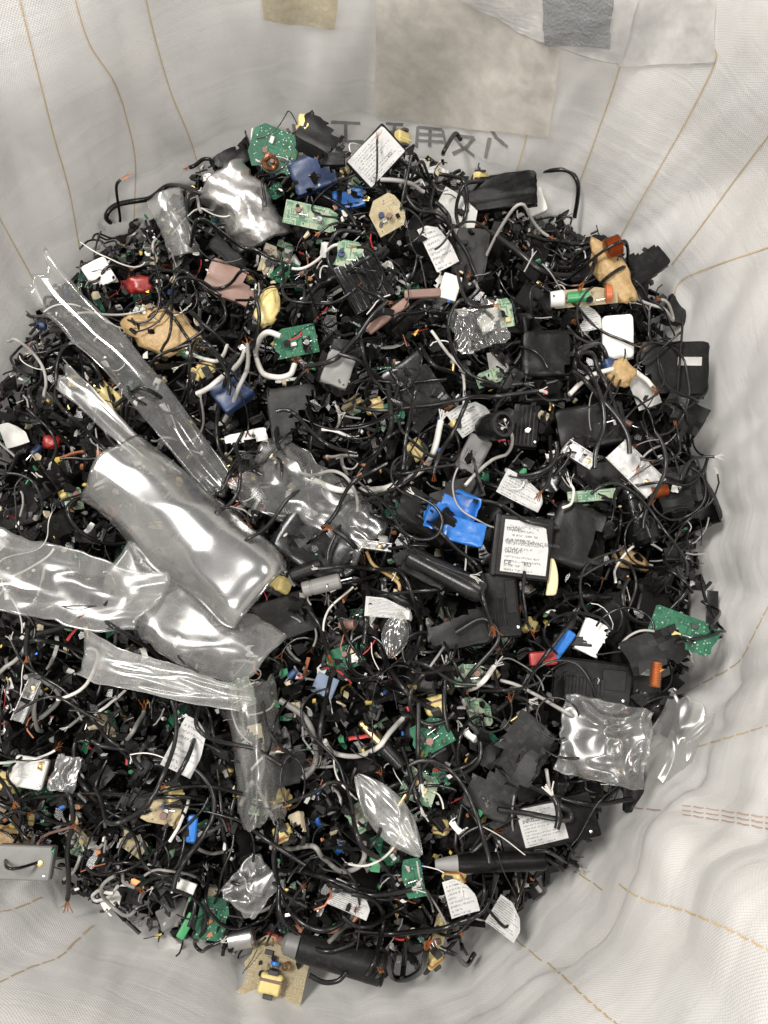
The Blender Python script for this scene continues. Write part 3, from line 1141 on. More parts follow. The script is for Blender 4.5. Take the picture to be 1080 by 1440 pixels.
for k in range(34):
    w, d, t = PB.uniform(0.025, 0.06), PB.uniform(0.014, 0.038), PB.uniform(0.0015, 0.0026)
    mt = PB.choice(['black_abs', 'black_abs', 'black_gloss', 'dark_grey', 'black_abs'])
    bend = PB.choice((0.0, 0.004, 0.009))
    bm = plate(ngon(PB, w, d, PB.choice((4, 5, 6, 7)), 0.3), t, bend, seed=k * 3.1)
    if bend == 0 and PB.random() < 0.6:
        for q in range(3):
            rbox(w * 0.5, 0.0012, 0.004, 0.0003, (0, (q - 1) * d * 0.2, t + 0.001), bm, 1)
    pr('shard', 'plastic_shard', [('shard', to_mesh(bm, 'shard', mt, angle=25))], (w / 2, d / 2, 0.002 + bend / 2),
       {0.0: 'flat', 0.004: 'warped', 0.009: 'curled'}[bend] + ' ' + {'black_abs': 'matt black', 'black_gloss': 'glossy black', 'dark_grey': 'dark grey'}[mt] + ' plastic shard', 'plastic shard')
for k in range(14):
    mt, cn = PB.choice([('white_plastic', 'white plastic'), ('paper', 'white paper'), ('mid_grey', 'grey plastic'), ('beige_plastic', 'beige plastic'), ('white_plastic', 'white plastic')])
    w, d = PB.uniform(0.010, 0.022), PB.uniform(0.007, 0.016)
    if PB.random() < 0.5:
        me = to_mesh(shell(w, d, PB.uniform(0.006, 0.012), 0.001, PB, cuts=1, crumple=0.05, n=5), 'chip', mt)
    else:
        me = to_mesh(plate(ngon(PB, w, d, 5), 0.0012, 0.003, seed=k), 'chip', mt, angle=25)
    pr('chip', 'pale_fragment', [('chip', me)], (w / 2, d / 2, 0.003), f'small {cn} fragment', 'fragment')


def torn_rect(rnd, w, d):
    """sawn rectangle with one clipped corner and one side snapped raggedly"""
    c = rnd.uniform(0, .3)
    pts = [(-w / 2, -d / 2), (w * rnd.uniform(.25, .5), -d / 2)]
    y = -d / 2
    for k in range(5):
        pts.append((w * (.36 + .14 * rnd.random()), -d / 2 + d * (k + .6 + .3 * rnd.random()) / 5.6))
    pts += [(w * rnd.uniform(.2, .42), d / 2), (-w / 2 + c * w, d / 2), (-w / 2, d / 2 - c * d)]
    if rnd.random() < .5:
        pts = [(-x, y_) for x, y_ in reversed(pts)]
    return pts


def comp_cap(r, h, mt):
    return to_mesh(lathe([(0, r * .92), (h * .05, r), (h * .82, r), (h * .86, r * .9), (h * .9, r), (h, r * .9)], 14, axis='z'), 'capacitor', mt)


def board_parts(w, d, rnd, mt, k=5, rich=2):
    pts = torn_rect(rnd, w, d)
    parts = [('board', to_mesh(plate(pts, 0.0015), 'board', mt, False))]
    for q in range(rich):
        x, y = rnd.uniform(-.28, .28) * w, rnd.uniform(-.28, .28) * d
        c = rnd.random()
        if c < 0.35:
            parts.append(('capacitor', comp_cap(rnd.uniform(0.002, 0.0042), rnd.uniform(0.005, 0.011), rnd.choice(['blue_dark', 'black_gloss', 'steel', 'brown_tube'])), (x, y, 0.001)))
        elif c < 0.7:
            parts.append(('chip', to_mesh(rbox(rnd.uniform(.004, .009), rnd.uniform(.003, .006), 0.003, 0.0004, seg=1), 'chip', rnd.choice(['black_gloss', 'ferrite', 'white_plastic', 'yellow_tape'])), (x, y, 0.0022)))
        else:
            bm = bmesh.new()
            tube_into(bm, [(-.005, 0, -.002), (-.005, 0, .003), (.005, 0.001, .0035), (.005, 0.001, -.002)], 0.0005, 5)
            parts.append(('pin', to_mesh(bm, 'pin', 'steel'), (x, y, 0.001)))
    bm = bmesh.new()
    for q in range(9):
        x, y = rnd.uniform(-.38, .38) * w, rnd.uniform(-.38, .38) * d
        bmesh.ops.create_icosphere(bm, subdivisions=1, radius=rnd.uniform(.0006, .0013), matrix=Matrix.Translation((x, y, 0.0003)))
    sj = to_mesh(bm, 'solder', 'steel')
    parts[0] = ('board', parts[0][1], None, [('solder_joints', sj)])
    return parts


for k in range(16):
    w, d = PB.uniform(0.018, 0.042), PB.uniform(0.012, 0.026)
    mt, cn = PB.choice([('pcb_green', 'green'), ('pcb_green', 'green'), ('pcb_pale', 'pale green'), ('pcb_cream', 'cream')])
    pr('board', 'circuit_board', board_parts(w, d, PB, mt, rich=PB.choice((1, 2, 3, 4))), (w / 2, d / 2, 0.002), f'torn {cn} circuit board scrap', 'circuit board')


def transformer_parts(s, rnd, full=True):
    """E-core transformer: tape-wrapped winding bulging between two dark ferrite ends, pins below"""
    wind = rbox(s * .92, s * .78, s * .56, s * .17, seg=3)
    bmesh.ops.subdivide_edges(wind, edges=wind.edges[:], cuts=1)
    sd = rnd.random() * 50
    for v in wind.verts:
        v.co += v.co.normalized() * s * 0.07 * noise.noise(v.co * (2.6 / s) + Vector((sd, 0, 0)))
        v.co += v.co.normalized() * s * 0.04 * noise.noise(v.co * (6 / s) + Vector((sd, 4, 0)))
    core = bmesh.new()
    for e in (-1, 1):
        rbox(s * .40, s * .17, s * .74, s * .02, (0, e * s * .43, 0), core, 1)
    rbox(s * .36, s * 1.0, s * .10, s * .02, (0, 0, -s * .34), core, 1)
    band = bmesh.new()
    rbox(s * .96, s * .12, s * .60, s * .03, (0, (rnd.random() - .5) * s * .3, 0), band, 1)
    pins = bmesh.new()
    for q in range(4):
        tube_into(pins, [((q - 1.5) * s * .18, s * .5, -s * .2), ((q - 1.5) * s * .2, s * (.6 + .12 * rnd.random()), -s * .38)], s * .022, 5)
    return [('tape_winding', to_mesh(wind, 'winding', 'yellow_tape', angle=50)), ('ferrite_core', to_mesh(core, 'core', 'ferrite')),
            ('copper_band', to_mesh(band, 'band', rnd.choice(['copper', 'yellow_tape', 'brown_tube']))), ('pins', to_mesh(pins, 'pins', 'steel'))]


for k in range(5):
    s = PB.uniform(0.010, 0.017)
    pr('transformer', 'transformer', transformer_parts(s, PB), (s * .5, s * .45, s * .35), 'small yellow taped transformer', 'transformer')


def ridged(L, r, n, tip=0.5):
    p = [(-L / 2, r * .8), (-L / 2 + L * .02, r)]
    for k in range(n):
        a = -L / 2 + L * (0.15 + 0.75 * k / n)
        rr_ = r * (1 - (1 - tip) * (0.15 + 0.8 * k / n))
        p += [(a, rr_), (a + L * .3 / n, rr_), (a + L * .32 / n, rr_ * .8), (a + L * .62 / n, rr_ * .8)]
    p.append((L / 2, r * tip * .8))
    return lathe(p, 14)


for k in range(7):
    L, r = PB.uniform(0.022, 0.036), PB.uniform(0.0032, 0.005)
    mt, cn = PB.choice([('rubber', 'black'), ('rubber', 'black'), ('rubber_grey', 'grey')])
    me = to_mesh(ridged(L, r, 6), 'boot', mt)
    pl_ = to_mesh(lathe([(0, r * .62), (0.0095, r * .62), (0.010, r * .5)], 14), 'tip', PB.choice(['steel', 'brass']))
    pr('plug', 'cable_plug', [('boot', me), ('plug_tip', pl_, (-L / 2 - 0.009, 0, 0))], (L / 2, r, r), f'{cn} ridged cable plug', 'plug')
for k in range(6):
    r, h = PB.uniform(.0035, .006), PB.uniform(.010, .017)
    mt, cn = PB.choice([('blue_dark', 'dark blue'), ('black_gloss', 'black'), ('brown_tube', 'brown'), ('steel', 'silver')])
    me = comp_cap(r, h, mt)
    lg = bmesh.new()
    for s in (-1, 1):
        tube_into(lg, [(s * r * .4, 0, 0), (s * r * .5, 0, -.004), (s * r * .9, .001, -.008)], .0004, 5)
    pr('capacitor', 'capacitor', [('can', me), ('leads', to_mesh(lg, 'leads', 'steel'))], (r, r, h * .5), f'loose {cn} capacitor can', 'capacitor')
for k in range(6):
    w, d = PB.uniform(.008, .022), PB.uniform(.005, .012)
    bm = plate(ngon(PB, w, d, 5, .2), .0009, .003, seed=k + 40)
    pr('metal', 'metal_strip', [('strip', to_mesh(bm, 'strip', PB.choice(['steel', 'foil', 'brass']), angle=20))], (w / 2, d / 2, .002), 'bent shiny metal clip', 'metal clip')
for k in range(3):
    R, r = .0075, .0028
    bm = bmesh.new()
    for q in range(26):
        a = 2 * math.pi * q / 26
        c_, s_ = math.cos(a), math.sin(a)
        loop = [((R + r * 1.15 * math.cos(b)) * c_, (R + r * 1.15 * math.cos(b)) * s_, r * 1.15 * math.sin(b)) for b in [6.283 * e / 8 for e in range(9)]]
        tube_into(bm, loop, .0006, 4, cap=False)
    cm = bmesh.new()
    n1, n2 = 24, 8
    vv = [[cm.verts.new(((R + r * math.cos(6.283 * j / n2)) * math.cos(6.283 * i / n1), (R + r * math.cos(6.283 * j / n2)) * math.sin(6.283 * i / n1), r * math.sin(6.283 * j / n2))) for j in range(n2)] for i in range(n1)]
    for i in range(n1):
        for j in range(n2):
            cm.faces.new((vv[i][j], vv[(i + 1) % n1][j], vv[(i + 1) % n1][(j + 1) % n2], vv[i][(j + 1) % n2]))
    COILP = [('winding', to_mesh(bm, 'winding', 'copper')), ('ring_core', to_mesh(cm, 'ring', 'ferrite'))]
    pr('coil', 'toroid_coil', COILP, (.011, .011, .004), 'copper wound ring coil', 'coil')

AUTO = []      # (object, description, x, y)


def auto(kind, n, rnd, tilt=0.4, lim=0.965, sink=0.002, where=None, sc=(0.8, 1.2), late=False):
    for k in range(n):
        name, parts, half, desc, cat = rnd.choice(protos[kind])
        s = rnd.uniform(*sc)
        M = None
        for _ in range(60):
            x, y = inside(rnd, lim)
            if KEEP and covered((x, y, 0.02)):
                continue
            if where is None or rnd.random() < where(x, y):
                M = settle(x, y, half[0] * s, half[1] * s, half[2] * s, rnd.uniform(0, 6.283), (rnd.gauss(0, tilt), rnd.gauss(0, tilt)), sink=sink + half[2] * 0.3, q=45 if late else 65, limit=not late)
                if M is not None:
                    break
        if M is None:
            continue
        M = M @ Matrix.Diagonal((s, s, s, 1))
        if rnd.random() < 0.45 and kind in ('shell', 'shard'):
            M = M @ Matrix.Rotation(math.pi, 4, 'X')
        o = make(name, parts, M, cat=cat)
        AUTO.append([o, desc, x, y])


def lay_cable(xy, r, lift=0.0, stiff=9, q=0.0, ends=(0, 0)):
    """drape a stiff cable along plan points over the heap; returns its 3-D line and raises the grid"""
    n = len(xy)
    zz = []
    for (x, y) in xy:
        i, j = int((x - X0) / RES), int((y - Y0) / RES)
        w = G[max(0, j - 1):j + 2, max(0, i - 1):i + 2]
        z = float(w.max()) if w.size else 0
        zz.append(z if z > -0.3 else 0.0)
    zz = np.array(zz)
    env = zz.copy()
    for _ in range(stiff):
        sm = np.convolve(np.pad(env, 2, mode='edge'), np.ones(5) / 5, 'valid')
        env = np.maximum(sm, zz * 0.75 + sm * 0.25)
    env = np.convolve(np.pad(env, 2, mode='edge'), np.ones(5) / 5, 'valid')
    t = np.linspace(0, 1, n)
    env = env + r + lift * np.sin(t * math.pi) + ends[0] * (1 - t) ** 4 + ends[1] * t ** 4
    for (x, y), z in zip(xy, env):
        i, j = int((x - X0) / RES), int((y - Y0) / RES)
        if 0 <= i < NX and 0 <= j < NY and G[j, i] > -0.4 and z - G[j, i] < 0.012:
            G[j, i] = max(G[j, i], z + r * 0.5)
    return [(x, y, z) for (x, y), z in zip(xy, env)]


def cable_mesh(P, r, mat, sides=8):
    bm = bmesh.new()
    tube_into(bm, P, r, sides)
    return to_mesh(bm, 'cable', mat, angle=60)


def strands(P, r, rnd, mat='copper', n=5, L=0.008):
    """frayed conductor at a cut end"""
    a, b = Vector(P[-1]), Vector(P[-2])
    t = (a - b).normalized()
    bm = bmesh.new()
    for k in range(n):
        d = (t + Vector((rnd.uniform(-.5, .5), rnd.uniform(-.5, .5), rnd.uniform(-.2, .5)))).normalized()
        tube_into(bm, [a - t * .002, a + d * L * .5, a + (d + Vector((rnd.uniform(-.3, .3), rnd.uniform(-.3, .3), 0))) * L], r * 0.22, 4)
    return to_mesh(bm, 'strands', mat)


def auto_cable(n, rnd, rads, mats, lens, curve=1.0):
    for k in range(n):
        L = rnd.uniform(*lens)
        r = rnd.choice(rads)
        mt, cn = rnd.choice(mats)
        x, y = inside(rnd, 0.93)
        a = rnd.uniform(0, 6.283)
        step = 0.004
        kap = rnd.gauss(0, 14) * curve
        xy = []
        for s in range(int(L / step)):
            xy.append((x, y))
            kap += rnd.gauss(0, 6) * curve
            kap *= 0.97
            kap = max(-55, min(55, kap))
            a += kap * step
            nx_, ny_ = x + math.cos(a) * step, y + math.sin(a) * step
            if np.hypot(nx_ - CEN[0], ny_ - CEN[1]) > 0.965 * float(rim(math.atan2(ny_ - CEN[1], nx_ - CEN[0]))):
                a += 0.5
                nx_, ny_ = x + math.cos(a) * step * .6, y + math.sin(a) * step * .6
            x, y = nx_, ny_
        if KEEP and any(covered((a_, b_, 0.02)) for a_, b_ in xy[::3]):
            continue
        P = lay_cable(xy, r, rnd.choice((0, 0, 0.004, 0.010)), rnd.choice((6, 12, 20)), ends=(rnd.choice((0, 0, 0.008)), rnd.choice((0, 0, 0.01))))
        parts = [('sheath', cable_mesh(P, r, mt))]
        if rnd.random() < 0.4:
            parts.append(('bare_strands', strands(P, r, rnd, rnd.choice(['copper', 'steel', 'rubber_white']))))
        o = make('cable_offcut', parts, Matrix.Identity(4), cat='cable')
        ln = 'long' if L > 0.16 else ('short' if L < 0.08 else 'medium')
        th_ = 'thick' if r > 0.0021 else ('thin' if r < 0.0013 else 'round')
        m = P[len(P) // 2]
        AUTO.append([o, f'{ln} {th_} {cn} cable offcut', m[0], m[1]])


ra = random.Random(99)
dark_side = lambda x, y: 0.45 + 0.55 / (1 + math.exp(-(x + 0.02) * 9))
auto('shell', 95, ra, 0.5, lim=0.92, where=dark_side, sc=(0.6, 1.05))
auto('shard', 120, ra, 0.5, where=dark_side)
auto_cable(70, ra, (0.0016, 0.002, 0.0025, 0.0029), [('rubber', 'black')], (0.07, 0.26))
auto('board', 50, ra, 0.4)
auto('transformer', 16, ra, 0.6, where=lambda x, y: 1.02 - right_side(x, y))
auto('chip', 70, ra, 0.5, where=lambda x, y: 1.1 - right_side(x, y))
scatter(1300, True)
auto('shard', 55, ra, 0.5, where=dark_side)
auto('shell', 34, ra, 0.5, lim=0.93, where=right_side, sc=(0.9, 1.4))
auto('shell', 14, ra, 0.5, lim=0.92, sc=(0.6, 1.0))
auto_cable(95, ra, (0.0012, 0.0016, 0.002, 0.0025), [('rubber', 'black')], (0.05, 0.22))
left_side = lambda x, y: 1.0
auto_cable(46, ra, (0.001, 0.0014, 0.0019), [('rubber_grey', 'grey'), ('rubber_grey', 'grey'), ('rubber_white', 'white'), ('dark_grey', 'dark grey')], (0.03, 0.12), 1.5)
auto('plug', 16, ra, 0.3)
auto('capacitor', 26, ra, 0.9)
auto('metal', 40, ra, 0.6)
auto('coil', 6, ra, 0.5)
pale_side = lambda x, y: 1.02 - right_side(x, y)
auto('chip', 60, ra, 0.5, where=pale_side)
auto('board', 18, ra, 0.4, where=pale_side)
scatter(1500, False)

# ------------------------------------------------------------------ pieces one can pick out in the photograph
LAND = []      # (short name, x, y) used to say where the other scrap lies
HR = random.Random(3)


def spot(u, v, wpx, dpx, hz=0.006, ang=0.0, face=0.3, tilt=(0, 0), lift=0.0, sink=0.002, q=70, press=True):
    """settle a piece seen at photo pixel (u, v), wpx x dpx photo pixels large; returns matrix, width, depth in metres"""
    P = hit(u, v)
    s = depth(P) / FPX
    w, d = wpx * s, dpx * s
    tc = Vector(C0 - P).normalized()
    nrm = (Vector((0, 0, 1)) * (1 - face) + tc * face).normalized()
    M = settle(P[0], P[1], w / 2, d / 2, hz, math.radians(ang), tilt, sink=sink, q=q, press=press, normal=nrm)
    z = M.translation.z + lift
    X = onz(u, v, z)
    M.translation = Vector((X[0], X[1], z))
    return M, w, d


def hero(name, parts, M, label, cat, short=None, group=None):
    o = make(name, parts, M, label, cat, group)
    if short:
        LAND.append((short, M.translation.x, M.translation.y))
    return o


def text_mesh(s, size, mat='ink'):
    cu = bpy.data.curves.new('t', 'FONT')
    cu.body = s
    cu.size = size
    cu.align_x = 'LEFT'
    cu.resolution_u = 2
    ob = bpy.data.objects.new('t', cu)
    me = bpy.data.meshes.new_from_object(ob)
    bpy.data.objects.remove(ob)
    me.materials.clear()
    me.materials.append(MATS[mat])
    return me


def adapter(u, v, wpx, dpx, h, ang, label, short, lab=None, face=0.4, mat='black_abs', cuts=0, tilt=(0, 0), words=(), q=70, extra=None, sink=0.002, labmat='label_print'):
    """charger block: moulded body with parting line, screw and, where seen, a printed sticker"""
    M, w, d = spot(u, v, wpx, dpx, h / 2, ang, face, tilt, q=q, sink=sink)
    if cuts:
        body = shell(w, d, h, 0.002, HR, cuts=cuts, keep=0.35, crumple=0.02, n=10, rad=0.16)
    else:
        body = rbox(w, d, h, 0.0035, seg=3)
    parts = [('body', to_mesh(body, 'body', mat))]
    if not cuts:
        sm = bmesh.new()
        for sx, sy, c in ((w * .93, .0006, (0, d / 2, 0)), (w * .93, .0006, (0, -d / 2, 0)), (.0006, d * .93, (w / 2, 0, 0)), (.0006, d * .93, (-w / 2, 0, 0))):
            rbox(sx, sy, .0009, .0001, c, sm, 1)
        parts.append(('parting_ridge', to_mesh(sm, 'ridge', 'dark_grey')))
        parts.append(('screw', to_mesh(lathe([(0, .0016), (.0006, .0017), (.0009, .0012)], 10, axis='z'), 'screw', 'steel'), (w * .4, -d * .36, h / 2)))
    if not lab and not cuts and not extra:
        n_v = 6
        for q_ in range(n_v):
            parts.append(('vent_rib', to_mesh(rbox(w * .05, d * .42, .0016, .0004, seg=1), 'rib', mat), ((-.32 + .09 * q_) * w, -d * .12, h / 2 + .0006)))
        parts.append(('raised_panel', to_mesh(rbox(w * .3, d * .5, .0012, .0005, seg=1), 'panel', mat), (w * .27, d * .1, h / 2 + .0004)))
    if lab:
        lw, ld, lx, ly = lab[0] * w, lab[1] * d, lab[2] * w, lab[3] * d
        subs = []
        for (tx, x0, y0, sz) in words:
            subs.append(('printed_words', text_mesh(tx, sz * ld), ((x0 - .5) * lw, (y0 - .5) * ld, 0.0007)))
        clip = lab[4] if len(lab) > 4 else None
        parts.append(('sticker', sticker(lw, ld, labmat, 0, clip), (lx, ly, h / 2 + .0006), subs))
    for e in (extra(w, d, h) if extra else ()):
        parts.append(e)
    return hero('charger_block', parts, M, label, 'charger', short)


def corner_clip(a, b):
    """torn-off corner of a sticker"""
    def f(u, v, x, y):
        k = u * a + v * b - 1.28
        if k > 0:
            x -= k * 0.012
            y -= k * 0.016
        return x, y
    return f


plain_l = 'label_half'
adapter(733, 770, 84, 88, 0.024, -7, 'black charger block with white printed specification label beside the blue shell', 'white-labelled charger',
        (0.76, 0.84, 0.06, 0.0, corner_clip(0.85, 0.8)), face=0.75, labmat='label_print',
        words=(('MODEL:', .05, .80, .09), ('INPUT:100-240VAC 50/60Hz', .05, .56, .085), ('OUTPUT:', .05, .38, .085), ('CE', .06, .14, .12), ('RU', .50, .14, .11)),
        extra=lambda w, d, h: [('end_collar', to_mesh(rbox(w * .09, d * 1.0, h * 1.1, .002), 'collar', 'dark_grey'), (-w * .44, 0, .001))])
adapter(529, 221, 70, 48, 0.02, 50, 'charger block with white label tilted up at the back of the heap', 'back labelled charger', (0.92, 0.95, 0, 0, corner_clip(0.2, 1.2)), face=0.85, q=90,
        words=(('RU', .66, .2, .13), ('CE', .08, .08, .15)), sink=-0.012)
adapter(768, 1158, 132, 58, 0.022, 13, 'long black charger block with white label under a crossing cable near the front wall', 'front labelled charger', (0.44, 0.82, -0.05, 0.03, corner_clip(0.1, 1.25)), face=0.5,
        words=(('INPUT', .08, .62, .12),))
adapter(905, 962, 44, 72, 0.02, -8, 'small black charger block with torn white label at its top end', 'torn-label charger', (0.75, 0.28, 0.05, 0.3), face=0.5)
adapter(832, 958, 104, 56, 0.016, -7, 'wide flat black charger lid with a small white chip on it', 'flat black lid', None, face=0.6, mat='black_abs', tilt=(0.1, 0))
adapter(945, 520, 92, 74, 0.024, -3, 'black open charger housing with grey sticker against the bag wall', 'grey-sticker housing', (0.34, 0.16, 0.22, 0.12), face=0.5, cuts=1, labmat='paper')
adapter(705, 850, 48, 92, 0.018, 4, 'upright black rectangular housing below the white-labelled charger', 'black slab', None, face=0.5)
adapter(590, 545, 78, 86, 0.016, 35, 'smooth black charger half lying in the middle of the heap', 'middle charger half', None, face=0.5, cuts=1, mat='black_gloss')
adapter(665, 640, 34, 54, 0.016, -28, 'small grey charger block beside the black socket', 'grey block', None, face=0.5, mat='mid_grey')
adapter(738, 600, 38, 62, 0.018, -6, 'ribbed black charger block right of the black socket', 'ribbed block', None, face=0.5,
        extra=lambda w, d, h: [('rib', to_mesh(rbox(w * .06, d * .9, .002, .0005), 'rib', 'dark_grey'), (x * w, 0, h / 2 + .0008)) for x in (-.3, -.15, .0, .15, .3)])
adapter(512, 398, 74, 62, 0.02, -62, 'glossy black housing with raised parallel ribs near the top of the heap', 'ribbed housing', None, face=0.6, mat='black_gloss',
        extra=lambda w, d, h: [('rib', to_mesh(rbox(w * .9, d * .07, .003, .001), 'rib', 'black_gloss'), (0, y * d, h / 2 + .001)) for y in (-.36, -.2, -.04, .12, .28)])
adapter(36, 1212, 78, 46, 0.02, -3, 'grey metal-cased charger block at the front beside the bag wall', 'metal-cased block', None, face=0.4, mat='mid_grey',
        extra=lambda w, d, h: [('brass_eyelet', to_mesh(lathe([(0, .003), (.001, .003), (.0012, .0018)], 12, axis='z'), 'eyelet', 'brass'), (w * .3, 0, h / 2))])
adapter(42, 1086, 46, 42, 0.014, -10, 'white square charger plate with small grey print near the bag side', 'white plate', (0.45, 0.5, -0.12, 0.05), face=0.5, mat='white_plastic')
adapter(902, 372, 46, 60, 0.02, -55, 'black wedge of housing standing against the far bag wall', 'black wedge', None, face=0.4, cuts=1)
adapter(985, 857, 32, 50, 0.022, -5, 'grey and black relay box above the green board by the bag wall', 'relay box', None, face=0.5, mat='mid_grey',
        extra=lambda w, d, h: [('black_side', to_mesh(rbox(w * .5, d * 1.02, h * 1.05, .001), 'side', 'black_gloss'), (w * .38, 0, 0))])


def shell_piece(u, v, wpx, dpx, h, ang, mat, label, short, cat='plastic shell', cuts=1, face=0.4, keep=0.2, crumple=0.04, flip=False, tilt=(0, 0), rad=0.2, name='charger_shell', t=0.0018, sink=0.002, q=70, n=9):
    M, w, d = spot(u, v, wpx, dpx, h / 2, ang, face, tilt, sink=sink, q=q)
    if flip:
        M = M @ Matrix.Rotation(math.pi, 4, 'X')
    return hero(name, [('shell', to_mesh(shell(w, d, h, t, HR, cuts, crumple, keep, n if crumple < .08 else 6, rad=rad if crumple < .08 else .08), 'shell', mat, angle=35 if crumple < .08 else 16))], M, label, cat, short)


shell_piece(634, 718, 66, 60, 0.022, -20, 'blue_plastic', 'bright blue broken plastic shell left of the white-labelled charger', 'blue shell', keep=0.5, face=0.4, q=85, rad=0.3, flip=True, tilt=(.25, .2))
shell_piece(652, 748, 58, 34, 0.012, -14, 'blue_plastic', 'folded blue plastic strip under the bright blue shell', None, keep=0.4, face=0.6)
shell_piece(490, 280, 44, 26, 0.012, 12, 'blue_plastic', 'small bright blue plate below the back labelled charger', 'blue plate', keep=0.4, face=0.7)
shell_piece(440, 245, 60, 46, 0.016, 20, 'blue_dark', 'dark blue broken shell beside the green board at the back', 'dark blue shell', keep=0.3, face=0.6)
shell_piece(326, 552, 42, 50, 0.02, -50, 'blue_dark', 'dark blue plastic lump between the white wires', 'dark blue lump', keep=0.5, face=0.4)
shell_piece(414, 588, 66, 84, 0.02, 8, 'dark_grey', 'pointed dark grey housing corner in the middle left of the heap', 'grey corner', keep=0.1, cuts=2, face=0.6)
shell_piece(645, 885, 86, 50, 0.026, 10, 'black_abs', 'black triangular housing wedge below the black grip tube', 'triangular wedge', cuts=2, keep=0.1, face=0.5)
shell_piece(700, 272, 100, 44, 0.014, 5, 'black_abs', 'long black housing flap below the handwritten paper', 'long flap', cuts=1, keep=0.4, face=0.6)
shell_piece(722, 1045, 92, 84, 0.014, -38, 'dark_grey', 'crushed dark grey plate folded in the middle right of the heap', 'crushed plate', cuts=2, crumple=0.14, keep=0.3, face=0.5)
shell_piece(692, 1110, 66, 70, 0.010, -25, 'dark_grey', 'square dark grey sheet standing below the crushed plate', 'grey sheet', cuts=1, crumple=0.05, keep=0.4, face=0.6)
shell_piece(920, 925, 80, 70, 0.03, 20, 'black_abs', 'twisted black housing piece under the green board', 'twisted piece', cuts=2, crumple=0.14, keep=0.2)
shell_piece(925, 1005, 62, 76, 0.03, 70, 'black_abs', 'black housing scrap beside the clear bag against the wall', None, cuts=2, crumple=0.12, keep=0.2)
shell_piece(868, 475, 42, 60, 0.022, 4, 'white_plastic', 'upright white plug housing on the right of the heap', 'white housing', cuts=0, crumple=0.02, face=0.75, rad=0.3, q=90)
shell_piece(475, 520, 38, 46, 0.012, -20, 'mid_grey', 'plain grey plastic tab near the grey housing corner', 'grey tab', cuts=1, keep=0.4, face=0.7)
shell_piece(600, 800, 70, 40, 0.02, -28, 'black_abs', 'black curved cover behind the grip tube', None, cuts=1)
shell_piece(440, 770, 110, 66, 0.02, -35, 'black_gloss', 'glossy black housing half under the clear sheet', 'glossy half', cuts=1, keep=0.4)
shell_piece(400, 870, 80, 60, 0.02, 20, 'dark_grey', 'dark grey housing end below the yellow taped transformer', None, cuts=1, keep=0.4)
shell_piece(960, 440, 40, 50, 0.02, 70, 'black_abs', 'black scrap corner above the grey-sticker housing', None, cuts=1)
shell_piece(950, 600, 70, 60, 0.03, 60, 'black_abs', 'black crumpled housing below the grey-sticker housing', 'crumpled housing', cuts=1, crumple=0.1)
shell_piece(950, 690, 60, 60, 0.03, 10, 'black_abs', 'round-cornered black scrap at the bag side', None, cuts=1, crumple=0.12)
shell_piece(690, 445, 40, 34, 0.01, 30, 'white_plastic', 'white connector frame with an opening above the cellophane', 'white connector frame', cuts=2, keep=0.3, face=0.6)
shell_piece(335, 625, 84, 30, 0.008, 14, 'white_plastic', 'broken white plastic grille above the clear sheets', 'white grille', cuts=2, keep=0.2, face=0.6)
shell_piece(140, 386, 36, 36, 0.014, 30, 'white_plastic', 'folded white plastic clip near the far left bag wall', 'white clip', cuts=1, keep=0.4, face=0.6)
shell_piece(172, 1270, 44, 40, 0.008, 40, 'white_plastic', 'torn white plastic flake near the front left rim', 'white flake', cuts=1, keep=0.3, face=0.6)
shell_piece(246, 1284, 46, 32, 0.008, 25, 'mid_grey', 'grey beige flat plate near the front left rim', 'grey beige plate', cuts=1, keep=0.4, face=0.6)
shell_piece(258, 1250, 30, 22, 0.006, -20, 'white_plastic', 'small white tab above the grey beige plate', None, cuts=1, keep=0.4, face=0.6)
shell_piece(745, 288, 40, 34, 0.014, 20, 'white_plastic', 'white broken socket face under the high cable arch', 'white socket face', cuts=1, keep=0.3, face=0.6)
shell_piece(632, 405, 26, 34, 0.012, -18, 'white_plastic', 'small white connector block near the ribbed housing', 'white connector', cuts=0, face=0.6, rad=0.1)
shell_piece(832, 897, 34, 44, 0.016, -25, 'white_plastic', 'folded white paper cup piece beside the blue boot', 'white cup piece', cuts=1, keep=0.4, face=0.7)
shell_piece(455, 192, 56, 60, 0.03, 60, 'black_abs', 'pointed black housing top sticking up highest at the back', 'pointed housing', cuts=2, keep=0.3, face=0.2, q=95, sink=-0.015)
shell_piece(325, 225, 52, 46, 0.03, 30, 'black_abs', 'black snapped frame sticking up left of the green board', None, cuts=2, keep=0.3, face=0.2, q=95, sink=-0.012)
shell_piece(455, 226, 62, 18, 0.008, 3, 'dark_grey', 'flat dark grey bar behind the dark blue shell', None, cuts=0, face=0.4, rad=0.1, sink=0.012, q=40)
shell_piece(340, 405, 100, 46, 0.012, -22, 'brown_tube', 'brown and tan plastic cover with rounded edge in the upper left', 'brown cover', cuts=1, keep=0.4, face=0.5)
shell_piece(770, 500, 70, 60, 0.02, 0, 'black_abs', 'plain black housing left of the folded cable', None, cuts=1, keep=0.4)
shell_piece(830, 600, 90, 60, 0.018, 8, 'black_abs', 'broad flat black shell under the folded cable', 'broad flat shell', cuts=1, keep=0.5, face=0.5)
shell_piece(820, 760, 90, 80, 0.024, -20, 'black_abs', 'broad black housing between the tan strip and the tan lump', None, cuts=1, keep=0.5)
shell_piece(660, 370, 46, 90, 0.014, -8, 'dark_grey', 'long dark grey flat bar near the torn white papers', 'grey bar', cuts=0, face=0.5, rad=0.08)
shell_piece(890, 1110, 26, 60, 0.006, -5, 'dark_grey', 'narrow black blade leaning on the front bag wall', 'black blade', cuts=1, keep=0.3, face=0.6, q=90)


